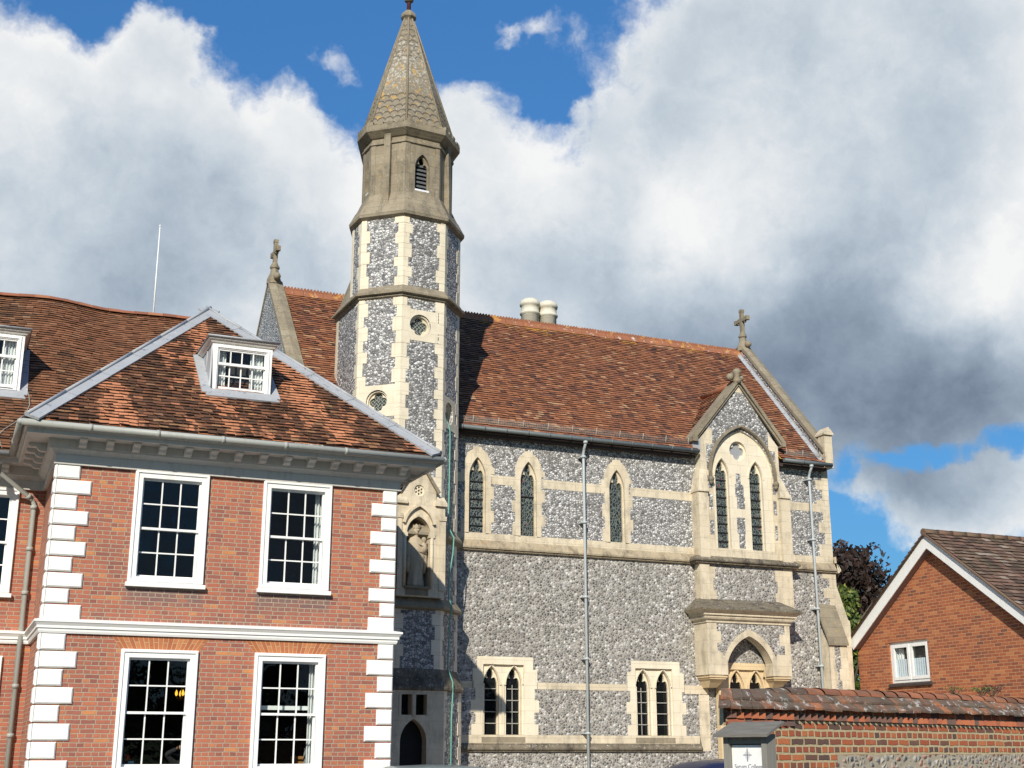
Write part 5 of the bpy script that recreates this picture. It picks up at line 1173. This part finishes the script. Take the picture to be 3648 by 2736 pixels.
while u < g1:
    l = random.uniform(.2, .23)
    if random.random() > .12: 
        k = len(m.f); m.fbox(GF, u, u+l-.014, 2.018, 2.072, -.1, -.015+random.uniform(-.012, .008)); rn = (random.random(), random.random())
        for q in range(k, len(m.f)): m.r[q] = rn
    u += l
m.build('oversailing_course', M['single_brick'], gwall, merge=False)
M['ridge_red'] = material('orange_red_ridge_tile', tile_fn([(0, (.18, .10, .07)), (.5, (.32, .125, .07)), (1, (.44, .17, .085))], .5, (.20, .135, .09), .35))
m = MB(); m.fbox(GF, g0+.01, g1, 1.89, 2.05, -.10, -.045); m.build('mortar_bed', M['mortar'], gwall)
# tile coping
shr = lambda u, d: u+(-d)*1.4*max(0., 1-(u-g0)/1.2)
m = MB(); c0 = -gd/2
zrid = lambda u: 2.30-.045*max(0, .55-u)-1.1*max(0, -.55-u)**2+.035*min(1, max(0, (u-.6)/3.4))
zbot = lambda u: .035*min(1, max(0, (u-.6)/3.4))-.012*max(0, -.2-u)
def course(dn, df, zn_, zf, lo_u, tw, th, m=m):
    for sg in (1, -1):
        u = lo_u-.03
        while u < g1:
            w_ = tw*random.uniform(.85, 1.12); u1_ = min(u+w_-.005, g1); z0 = zbot(u); z1 = zbot(u1_); j = random.uniform(-.010, .010); j2 = random.uniform(-.010, .010)
            P = lambda uu, dd, zz: GF.p(shr(uu, c0+sg*dd), zz, c0+sg*dd)
            a, b, c, d = P(u, dn, zn_+z0+j), P(u1_, dn, zn_+z1+j2), P(u1_, df, zf+z1), P(u, df, zf+z0); rn = (random.random(), random.random())
            m.face([a, b, c, d], 0, rnd=rn); m.face([a-Z*th, b-Z*th, b, a], 0, rnd=rn); m.face([a-Z*th, a, d, d-Z*th], 0, rnd=rn); m.face([b-Z*th, b, c, c-Z*th], 0, rnd=rn)
            u = u1_+.005
course(.255, .13, 2.068, 2.17, g0-.08, .17, .022); course(.19, .07, 2.145, 2.235, g0-.05, .17, .022)
m.build('coping', M['coping_tile'], gwall, merge=False); m = MB(); mr = MB()
u = g0-.02
while u < g1:
    l = random.uniform(.27, .33); rn = (min(1, random.random()*(.55 if u < .6 else 1)+(.0 if u < .6 else .35)), random.random()); n_ = 8; u1_ = min(u+l-.006, g1)
    ra, rb = .118+random.uniform(-.006, .006), .110
    for i in range(n_):
        q0, q1 = pi*i/n_, pi*(i+1)/n_
        f = lambda uu, q, r_: GF.p(shr(uu, c0-cos(q)*r_), zrid(uu)-.088+sin(q)*.072+(r_-.118)*.7, c0-cos(q)*r_)
        (m if u < .55 else mr).face([f(u, q0, ra), f(u1_, q0, rb), f(u1_, q1, rb), f(u, q1, ra)], 0, rnd=rn, smooth=True)
        if u == g0-.02: m.face([f(u, q0, ra), f(u, q1, ra), GF.p(shr(u, c0), 2.1, c0)], 0, rnd=rn)
    u += l
m.build('ridge_tiles', M['coping_tile'], gwall, merge=False, label='grey lichened mortared end of the ridge'); mr.build('ridge_tiles', M['ridge_red'], gwall, merge=False, label='orange-red ridge tiles')

# ------------------------------------------------------------------ noticeboard
A0 = V((6.29, 9.96, 0)); Ub = V((.369, -.928, 0)).normalized(); Nb = V((-.928, -.369, 0)).normalized(); BFr = Fr(A0, Ub, Nb); bw_, bd = .445, .14
nb = thing('noticeboard', A0+Ub*.22, 'grey oak noticeboard with a pitched board top beside the end of the garden wall', 'sign')
for a, b in ((0, .052), (bw_-.052, bw_)):
    m = MB(); m.fbox(BFr, a, b, 0, 1.80, -bd, 0); m.build('post', M['oak'], nb)
m = MB(); m.fbox(BFr, .052, bw_-.052, 1.72, 1.80, -bd+.01, -.012); m.fbox(BFr, .052, bw_-.052, .9, 1.72, -bd+.02, -bd+.05); m.build('rail', M['oak'], nb)
m = MB(); m.fbox(BFr, .055, bw_-.055, 1.05, 1.71, -bd+.051, -.045); pn = m.build('panel', plain((.80, .80, .79), .4, name='white_sign_board'), nb)
m = MB()
lo = [BFr.p(-.055, 1.775, .075), BFr.p(bw_+.06, 1.775, .075), BFr.p(bw_+.055, 1.885, -bd-.06), BFr.p(-.05, 1.885, -bd-.06)]
m.hexa(lo, [p+Z*.022 for p in lo]); m.face([BFr.p(0, 1.8, -.01), BFr.p(bw_, 1.8, -.01), BFr.p(bw_, 1.86, -bd), BFr.p(0, 1.86, -bd)]); m.build('roof', M['oak_roof'], nb)
ink = plain((.16, .16, .19), .5, name='grey_ink'); ink2 = plain((.55, .55, .58), .5, name='pale_grey_ink')
m = MB(); cx_, cz = .215, 1.628
m.fbox(BFr, cx_-.0035, cx_+.0035, cz-.055, cz+.055, -.0455, -.0435); m.fbox(BFr, cx_-.044, cx_+.044, cz-.0032, cz+.0032, -.0455, -.0433); m.build('emblem', ink, pn)
m = MB()
for k in range(5):
    s_ = .008+.0062*k; zt = .046-.0095*k
    for sg in (-1, 1):
        z0, z1 = sorted((cz+sg*zt, cz+sg*(zt-.007))); m.fbox(BFr, cx_-s_, cx_-.004, z0, z1, -.0453, -.0442); m.fbox(BFr, cx_+.004, cx_+s_, z0, z1, -.0453, -.0442)
m.build('emblem_shading', ink2, pn)
cu = bpy.data.curves.new('t', 'FONT'); cu.body = 'Sarum College'; cu.size = .048; cu.align_x = 'CENTER'; cu.extrude = .0008; cu.space_character = .95
to = bpy.data.objects.new('t', cu); COL.objects.link(to); bpy.context.view_layer.update()
me = bpy.data.meshes.new_from_object(to.evaluated_get(bpy.context.evaluated_depsgraph_get())); bpy.data.objects.remove(to)
m = MB()
for p in me.polygons: m.face([BFr.p(.2225+me.vertices[i].co.x*1.08, 1.515+me.vertices[i].co.y*1.12, -.0435+me.vertices[i].co.z) for i in p.vertices])
m.build('lettering', ink, pn)

# ------------------------------------------------------------------ cars
def carpaint(c, name): return material(name, lambda g: {'Base Color': c, 'Coat Weight': .35, 'Coat Roughness': .06}, .4, .3)
M['tyre'] = plain((.02, .02, .02), .8, name='tyre_rubber'); M['rim'] = plain((.45, .46, .48), .35, metal=.8, name='alloy_wheel'); M['carglass'] = material('tinted_car_glass', lambda g: {'Base Color': (.035, .05, .045)}, .04, .6)
M['lamp'] = plain((.75, .75, .72), .2, name='lamp_lens'); M['redlamp'] = plain((.4, .02, .02), .25, name='tail_lamp_lens')
def car(loc, rz, L_, Wd, H, paint, label, prof, group=None):
    root = thing('parked_car', loc, label, 'car', 'cars parked before the chapel'); ca, sa = cos(rz), sin(rz)
    T = lambda x, y, z: V((loc[0]+x*ca-y*sa, loc[1]+x*sa+y*ca, loc[2]+z))
    # prof: (x/L, belt height, roof height or None)
    hw = Wd/2; st = [(x*L_, b, r) for x, b, r in prof]
    rings = []
    for x, b, r in st:
        t = 1-.10*abs(2*x/L_-1)**3; w_ = hw*t; top = r if r else b
        wr = w_*(.74 if r else .93)
        pts = [(-w_*.90, .22), (-w_*.99, .42), (-w_, b*.78), (-w_*.965, b)]
        pts += [(-wr*1.06, b+(top-b)*.86 if r else b+.01), (-wr*.93, top-.025 if r else b+.02), (-wr*.55, top if r else b+.03), (0, top+.012 if r else b+.035)]
        pts += [(-a, c) for a, c in reversed(pts[:-1])]; rings.append([T(x, a, c) for a, c in pts])
    m = MB()
    for A, B in zip(rings[:-1], rings[1:]):
        for k in range(len(A)-1): m.face([A[k], A[k+1], B[k+1], B[k]], smooth=True)
        m.face([A[-1], A[0], B[0], B[-1]])
    m.face(rings[0]); m.face(rings[-1]); m.build('body', paint, root)
    roofs = [i for i, s_ in enumerate(st) if s_[2]]
    for sg in (0, 1):                                # side windows
        k = (3, 4) if sg == 0 else (11, 10)
        i0, i1 = roofs[0], roofs[-1]; xs = [i0, (i0+i1)//2, i1]
        for a, b in zip(xs[:-1], xs[1:]):
            m = MB(); c = sum((rings[i][k[0]]+rings[i][k[1]] for i in range(a, b+1)), V((0, 0, 0)))/(2*(b-a+1)); nrm = (T(0, -1 if sg == 0 else 1, 0)-T(0, 0, 0))*.012+Z*.003
            q0 = [rings[i][k[0]]*.93+rings[i][k[1]]*.07+nrm for i in range(a, b+1)]; q1 = [rings[i][k[0]]*.10+rings[i][k[1]]*.90+nrm for i in range(a, b+1)]
            e = .05; q0[0] = q0[0].lerp(q0[1], e); q1[0] = q1[0].lerp(q1[1], e); q0[-1] = q0[-1].lerp(q0[-2], e); q1[-1] = q1[-1].lerp(q1[-2], e)
            for j in range(len(q0)-1): m.face([q0[j], q0[j+1], q1[j+1], q1[j]], smooth=True)
            m.build('side_window', M['carglass'], root)
    for i, j, nm in ((roofs[0]-1, roofs[0], 'rear_window'), (roofs[-1], roofs[-1]+1, 'windscreen')):
        m = MB(); A, B = rings[i], rings[j]; ins = range(5, 9); d_ = T(-1 if nm == 'rear_window' else 1, 0, 0)-T(0, 0, 0)
        for k in ins: m.face([p+d_*.012+Z*.012 for p in (A[k].lerp(B[k], .07), A[k+1].lerp(B[k+1], .07), A[k+1].lerp(B[k+1], .93), A[k].lerp(B[k], .93))], smooth=True)
        m.build(nm, M['carglass'], root)
    for x in (.2*L_, .8*L_):
        for sg in (-1, 1):
            m = MB(); c0_, c1_ = T(x, sg*hw*.72, .31), T(x, sg*hw*1.0, .31); m.tube([c0_, c0_.lerp(c1_, .2), c0_.lerp(c1_, .85), c1_], [.27, .31, .31, .28], 24); wh = m.build('wheel', M['tyre'], root)
            m = MB(); m.tube([T(x, sg*hw*.99, .31), T(x, sg*hw*1.005, .31), T(x, sg*hw*1.01, .31)], [.21, .20, .05], 20); m.build('rim', M['rim'], wh)
    for x, nm, mt in ((L_*.985, 'headlight', 'lamp'), (L_*.012, 'tail_light', 'redlamp')):
        for sg in (-1, 1): m = MB(); m.ball(T(x, sg*hw*.68, .68), .10, 10, sc=(.8, 1.4, .8)); m.build(nm, M[mt], root)
    m = MB(); m.tube([T(L_*.2, 0, H+.0), T(L_*.18, 0, H+.04), T(L_*.10, 0, H+.09)], .006, 6); 
    return root
PR = [(0, .60, None), (.02, .86, None), (.05, .93, None), (.10, .95, 1.36), (.16, .95, 1.475), (.26, .95, 1.52), (.42, .95, 1.535), (.56, .95, 1.51), (.64, .95, 1.40), (.80, .93, None), (.93, .80, None), (1., .55, None)]
car((10.50, 18.6, .015), radians(1), 4.3, 1.75, 1.54, carpaint((.018, .020, .055), 'navy_car_paint'), 'navy blue estate car whose roof shows left of the noticeboard', PR)
PR2 = [(x, b, (r-.085 if r else None)) for x, b, r in PR]
car((9.0, 20.3, 0), radians(176), 4.1, 1.7, 1.45, carpaint((.16, .19, .19), 'grey_green_car_paint'), 'grey-green car whose roof top shows before the tower doorway', PR2)

# ------------------------------------------------------------------ trees
def leaf_mat(name, a, b, c):
    def fn(g):
        r = g.sep(g.n('ShaderNodeUVMap', uv_map='rnd').outputs[0])
        return {'Base Color': g.mix(g.m('MULTIPLY', g.step(r[1], .75, .95), .8), g.mix(r[0], a, b), c), 'Subsurface Weight': 0.}
    return material(name, fn, .6, .3)
M['leaf_purple'] = leaf_mat('copper_beech_leaf', (.016, .011, .010), (.042, .024, .018), (.07, .038, .024)); M['leaf_green'] = leaf_mat('green_leaf', (.030, .055, .012), (.10, .14, .025), (.26, .25, .04)); M['leaf_dark'] = leaf_mat('dark_green_leaf', (.012, .022, .008), (.035, .055, .015), (.06, .08, .02))
M['bark'] = plain((.10, .08, .06), name='grey_brown_bark')
def leaves(mb, c, r, n, size, lobes):
    cl = []
    for k in range(lobes):
        while True:
            p = V((random.uniform(-1, 1), random.uniform(-1, 1), random.uniform(-1, 1)))
            if .35 < p.length < 1: break
        cl.append((V((c[0]+p.x*r[0]*.8, c[1]+p.y*r[1]*.8, c[2]+p.z*r[2]*.8)), random.uniform(.18, .36)))
    for i in range(n):
        q, s_ = random.choice(cl); d = V((random.gauss(0, 1), random.gauss(0, 1), random.gauss(0, 1))).normalized()*(random.random()**.4)
        p = q+V((d.x*r[0]*s_, d.y*r[1]*s_, d.z*r[2]*s_)); a = V((random.gauss(0, 1), random.gauss(0, 1), random.gauss(0, .6))).normalized(); b = a.orthogonal().normalized(); b = Quaternion(a, random.random()*6.3) @ b; s2 = size*random.uniform(.6, 1.3)
        cc = a.cross(b)
        mb.face([p-b*s2, p+cc*s2*.45, p+b*s2, p-cc*s2*.45], 0, rnd=(random.random(), random.random()))
def tree(name, base, h, c, r, n, size, lobes, lm, label, cat='tree'):
    t = thing(name, base, label, cat); m = MB(); b = V(base); top = V((c[0], c[1], c[2]+r[2]*.5))
    m.tube([b, b.lerp(top, .35)+X*.1, b.lerp(top, .7), top], [h*.028, h*.02, h*.012, .03], 10)
    for k in range(9):
        s0 = b.lerp(top, random.uniform(.35, .85)); a = random.random()*6.3; e = V((c[0]+cos(a)*r[0]*.75, c[1]+sin(a)*r[1]*.75, c[2]+random.uniform(-.3, .7)*r[2])); m.tube([s0, s0.lerp(e, .5)+Z*.2, e], [h*.010, h*.006, .02], 6)
    m.build('trunk', M['bark'], t)
    m = MB(); leaves(m, c, r, n, size, lobes); m.build('crown', M[lm], t, merge=False); return t
tree('copper_beech', (63.6, 82.5, 0), 18, (63.4, 82.7, 12.6), (4.9, 4.9, 5.6), 12000, .26, 40, 'leaf_purple', 'dark purple copper beech rising between the chapel and the gabled house')
tree('leafy_tree', (38.2, 49.6, 0), 10, (38.2, 49.6, 6.2), (1.75, 1.9, 3.1), 5200, .13, 30, 'leaf_green', 'yellow-green leafy tree below the purple beech')
tree('tall_shrub', (30.9, 39.2, 0), 4.5, (30.9, 39.2, 3.0), (1.0, 1.0, 1.9), 2600, .09, 16, 'leaf_green', 'green shrub in the narrow gap between chapel buttress and brick gable', 'shrub')
def tuft(name, u, n, h, lm, label):
    p = GF.p(u, zrid(u)+.02, c0-.16); m = MB()
    for k in range(n):
        a = random.random()*6.3; t_ = random.random(); d = V((cos(a)*.09*t_*2.2, sin(a)*.05, h*random.uniform(.3, 1))); q = p+d; b = V((random.gauss(0, 1), random.gauss(0, 1), random.gauss(0, 1))).normalized(); cc = b.orthogonal().normalized()
        m.face([q-b*.018, q+cc*.010, q+b*.018, q-cc*.010], 0, rnd=(random.random(), random.random())); 
        if k % 4 == 0: m.tube([p-Z*.05, q], .0025, 4, 1)
    o = m.build(name, [M[lm], M['bark']], None, merge=False); tag(o, label, 'plant', 'weeds on the garden wall coping')
tuft('wall_plant', 4.33, 60, .07, 'leaf_green', 'small green weed growing on the wall coping under the brick gable')
tuft('wall_plant', 5.02, 90, .08, 'leaf_green', 'wider green weed on the coping beside the reddish one')
tuft('wall_plant', 5.33, 90, .12, 'leaf_purple', 'dark reddish weed on the coping at the right edge of the picture')
# unseen belt of trees added behind the camera to darken reflections in glass
m = MB()
for k in range(26): leaves(m, (-75+k*6+random.uniform(-2, 2), -42+random.uniform(-4, 4), 4.0), (4.9, 3.5, 4.8), 1500, .95, 18)
m.build('far_trees', M['leaf_dark'], None, merge=False, kind='stuff', label='dark belt of trees across the green opposite the houses', cat='trees')

# ------------------------------------------------------------------ statue in the niche
st = thing('statue', tuple(NF.p(.445, 5.06, -.06)), 'weathered stone statue of a crowned woman holding a child, standing in the tower niche', 'statue')
M['statue'] = material('statue_limestone', stone_fn((.55, .46, .33), (.40, .33, .235), .5, (.17, .14, .10), block=5.))
def loft(mb, rings, n=26, fold=0., m=0):
    R = []
    for k, (cx, cy, z, rx, ry, f) in enumerate(rings):
        cx, rx, ry, z = cx*1.16, rx*1.16, ry*1.1, z*1.10
        R.append([NF.p(.445+cx+cos(a)*rx*(1+f*sin(7*a+z*3)+f*.5*sin(12*a+1)), 5.06+z, .035+cy+sin(a)*ry*(1+f*sin(7*a+z*3))) for a in [2*pi*i/n for i in range(n)]])
    for A, B in zip(R[:-1], R[1:]):
        for i in range(n): mb.face([A[i], A[(i+1) % n], B[(i+1) % n], B[i]], m, smooth=True)
    mb.face(R[0][::-1], m); mb.face(R[-1], m)
m = MB()
loft(m, [(0, 0, .0, .17, .13, .10), (0, 0, .06, .165, .125, .12), (.0, .0, .25, .145, .11, .12), (.01, .0, .45, .155, .115, .10), (.01, .01, .60, .175, .125, .07), (.0, .0, .72, .175, .12, .05), (-.01, .0, .84, .17, .11, .04), (-.015, .0, .92, .15, .095, .03), (-.015, .0, .975, .085, .07, .0), (-.01, .005, 1.0, .045, .045, 0), (-.005, .015, 1.03, .052, .055, 0), (-.003, .02, 1.07, .068, .07, 0), (0, .02, 1.12, .07, .072, 0), (0, .015, 1.17, .062, .064, 0), (0, .01, 1.20, .035, .04, 0)])
m.ball(NF.p(.447, 6.275, .135), .024, 6); m.ball(NF.p(.42, 6.30, .128), .011, 6); m.ball(NF.p(.475, 6.30, .128), .011, 6); m.ball(NF.p(.447, 6.235, .130), .014, 6)
fig = m.build('figure', M['statue'], st)
m = MB(); R_ = [NF.p(.445+cos(a)*.088, 5.06+1.27, .05+sin(a)*.088) for a in [2*pi*i/16 for i in range(16)]]; Q_ = [NF.p(.445+cos(a)*.10, 5.06+1.325+(.04 if i % 2 else 0), .05+sin(a)*.10) for i, a in enumerate([2*pi*i/16 for i in range(16)])]
for i in range(16): j = (i+1) % 16; m.face([R_[i], R_[j], Q_[j], Q_[i]])
m.build('crown', M['statue'], st)
m = MB()
for sg, x in ((-1, -.165), (1, .16)): loft(m, [(x, .02, .28, .03, .03, .2), (x*1.03, .03, .45, .05, .05, .2), (x*.98, .03, .62, .055, .06, .12), (x*.95, .03, .80, .05, .06, .05), (x*.8, .02, .90, .03, .04, 0)])
loft(m, [(.16, .04, .64, .045, .05, 0), (.13, .10, .665, .045, .04, 0), (.06, .13, .68, .035, .03, 0), (.03, .13, .685, .02, .02, 0)])
m.build('mantle', M['statue'], st)
m = MB(); loft(m, [(.125, .10, .68, .055, .05, .05), (.13, .10, .76, .06, .055, .05), (.13, .095, .84, .055, .045, 0), (.13, .095, .875, .022, .022, 0), (.128, .10, .90, .04, .042, 0), (.127, .10, .935, .048, .048, 0), (.127, .10, .97, .036, .038, 0), (.127, .10, .985, .012, .012, 0)])
loft(m, [(.09, .13, .80, .018, .018, 0), (.05, .14, .82, .016, .016, 0), (.02, .13, .84, .012, .012, 0)])
m.build('child', M['statue'], st)

# ------------------------------------------------------------------ inside the lower windows
def lit_lamp_mat():
    m = bpy.data.materials.new('lit_candle_bulb'); m.use_nodes = True; b = m.node_tree.nodes['Principled BSDF']; b.inputs['Emission Color'].default_value = (1, .55, .06, 1); b.inputs['Emission Strength'].default_value = 1.6; b.inputs['Base Color'].default_value = (.9, .6, .2, 1); return m
ch = thing('chandelier', (4.15, 25.4, 3.4), 'small lit chandelier with yellow candle bulbs behind the lower left window', 'lamp')
M['brass'] = plain((.35, .24, .08), .4, metal=.6, name='dull_brass'); bulbm = lit_lamp_mat()
m = MB(); m.tube([(4.15, 25.4, 3.44), (4.15, 25.4, 2.62)], .012, 6); m.ball((4.15, 25.4, 2.62), .04, 8)
tips = [(4.05, 25.35), (4.15, 25.22), (4.235, 25.40), (4.16, 25.56)]
for x, y in tips: m.tube([(4.15, 25.4, 2.62), ((4.15+x)/2, (25.4+y)/2, 2.58), (x, y, 2.66)], .008, 6)
m.build('arm', M['brass'], ch)
for x, y in tips: m = MB(); m.lathe((x, y, 2.67), [(.012, 0), (.026, .03), (.022, .07), (.004, .11)], 8); m.build('bulb', bulbm, ch)
m = MB(); m.tube([(2.96, 23.12, 1.52), (2.96, 23.12, 1.535), (2.96, 23.12, 1.60), (2.96, 23.12, 1.61)], [.02, .05, .05, .02], 4); m.build('gift_box', plain((.55, .05, .03), .5, name='red_card'), None); bpy.data.objects['gift_box'].data.materials[0]; tag(bpy.data.objects['gift_box'], 'small red box standing inside the lower left window', 'box')
m = MB(); m.hexa([V((2.9, 23.05, 1.39)), V((3.03, 23.05, 1.39)), V((3.03, 23.2, 1.39)), V((2.9, 23.2, 1.39))], [V((2.9, 23.05, 1.49)), V((3.03, 23.05, 1.47)), V((3.03, 23.2, 1.47)), V((2.9, 23.2, 1.49))]); m.box((2.97, 23.03, 1.46), (3.06, 23.048, 1.51), 1)
o = m.build('carton', [plain((.03, .06, .30), .5, name='blue_card'), plain((.25, .5, .6), .5, name='pale_blue_card')], None); tag(o, 'blue carton just below the red box inside the lower left window', 'box')
m = MB(); m.box((2.7, 23.0, .5), (3.2, 23.3, 1.388)); o = m.build('cabinet', M['oak_roof'], None); tag(o, 'dark cabinet under the red and blue boxes inside the lower left window', 'cabinet')
m = MB(); m.box((2.9, 23.06, 1.5), (3.02, 23.18, 1.518)); 
# person seated indoors, arm raised
pe = thing('person', (3.95, 23.55, .5), 'person in a dark top with one forearm raised, seated behind the lower left window', 'person')
M['skin'] = plain((.50, .28, .19), .6, name='skin'); M['dark_cloth'] = plain((.028, .028, .032), .9, name='dark_grey_cloth')
def skinned(name, verts, edges, rad, mat, parent):
    me = bpy.data.meshes.new(name); b = V(parent['_b']); me.from_pydata([V(v)-b for v in verts], edges, []); o = bpy.data.objects.new(name, me); COL.objects.link(o); o.parent = parent
    bpy.context.view_layer.update(); mod = o.modifiers.new('Skin', 'SKIN'); sv = me.skin_vertices[0].data if me.skin_vertices else None
    if sv is None:
        bpy.context.view_layer.objects.active = o; sv = me.skin_vertices[0].data
    for k, r_ in enumerate(rad): sv[k].radius = (r_, r_); sv[k].use_root = (k == 0)
    s2 = o.modifiers.new('Sub', 'SUBSURF'); s2.levels = 1; s2.render_levels = 2; me.materials.append(mat); return o
B_ = V((3.98, 23.6, 0))
vs = [(4.02, 23.62, .98), (4.0, 23.6, 1.2), (3.98, 23.58, 1.42), (3.98, 23.57, 1.52), (3.80, 23.5, 1.46), (3.64, 23.42, 1.62), (3.80, 23.30, 1.71), (4.16, 23.62, 1.46), (4.22, 23.5, 1.22), (4.1, 23.3, 1.12), (3.86, 23.5, .95), (3.75, 23.15, .95), (3.75, 23.12, .55), (4.12, 23.5, .95), (4.05, 23.1, .95), (4.05, 23.1, .55)]
ed = [(0, 1), (1, 2), (2, 3), (2, 4), (4, 5), (5, 6), (2, 7), (7, 8), (8, 9), (0, 10), (10, 11), (11, 12), (0, 13), (13, 14), (14, 15)]
skinned('clothing', vs, ed, [.14, .14, .13, .06, .06, .048, .036, .06, .048, .036, .085, .07, .05, .085, .07, .05], M['dark_cloth'], pe)
m = MB(); m.tube([(3.98, 23.57, 1.52), (3.98, 23.55, 1.62)], .05, 10); m.ball((3.985, 23.53, 1.70), .095, 14, sc=(.85, 1, 1.2)); m.ball((3.975, 23.435, 1.69), .016, 6)
for dx in (-.03, .03): m.ball((3.98+dx, 23.445, 1.715), .010, 6)
m.build('head', M['skin'], pe)
m = MB(); m.ball((3.985, 23.555, 1.735), .10, 12, sc=(.9, 1, 1.05)); m.build('hair', plain((.06, .04, .025), name='brown_hair'), pe)
m = MB(); hb = V((3.80, 23.30, 1.71)); d_ = V((.16, -.10, .09)).normalized(); sd_ = V((.3, .6, .2)).normalized()
m.tube([hb, hb+d_*.03, hb+d_*.08], [.028, .036, .034], 8)
for k, l in enumerate((.065, .08, .085, .072)): o_ = sd_*(.026*(k-1.5)/1.5); m.tube([hb+d_*.075+o_, hb+d_*(.075+l*.5)+o_+Z*.006, hb+d_*(.075+l)+o_-Z*.012], [.010, .009, .006], 6)
m.tube([hb+d_*.03+sd_*.03, hb+d_*.06+sd_*.055, hb+d_*.09+sd_*.06], [.011, .010, .007], 6); m.build('hand', M['skin'], pe)
# wooden chair behind the lower right window
cs = thing('wooden_chair', (6.27, 24.2, .5), 'light wooden chair behind the lower right window', 'chair'); M['pine'] = plain((.42, .20, .07), .5, name='varnished_pine')
m = MB(); m.box((6.05, 24.0, .95), (6.48, 24.42, .99)); m.build('seat', M['pine'], cs)
for x in (6.07, 6.43):
    for y, zt in ((24.02, .95), (24.38, 1.55)): m = MB(); m.box((x, y, .5), (x+.035, y+.035, zt)); m.build('leg', M['pine'], cs)
m = MB(); m.box((6.05, 24.375, 1.42), (6.48, 24.40, 1.58)); m.build('backrest', M['pine'], cs)
m = MB(); m.hexa([V((6.2, 24.0, 1.0)), V((6.38, 24.0, 1.0)), V((6.38, 24.2, 1.0)), V((6.2, 24.2, 1.0))], [V((6.24, 24.05, 1.72)), V((6.36, 24.05, 1.72)), V((6.36, 24.15, 1.72)), V((6.24, 24.15, 1.72))])
o = m.build('paper_bag', plain((.55, .57, .6), .7, name='pale_paper'), None); tag(o, 'pale upright paper bag on the chair seat behind the lower right window', 'bag')
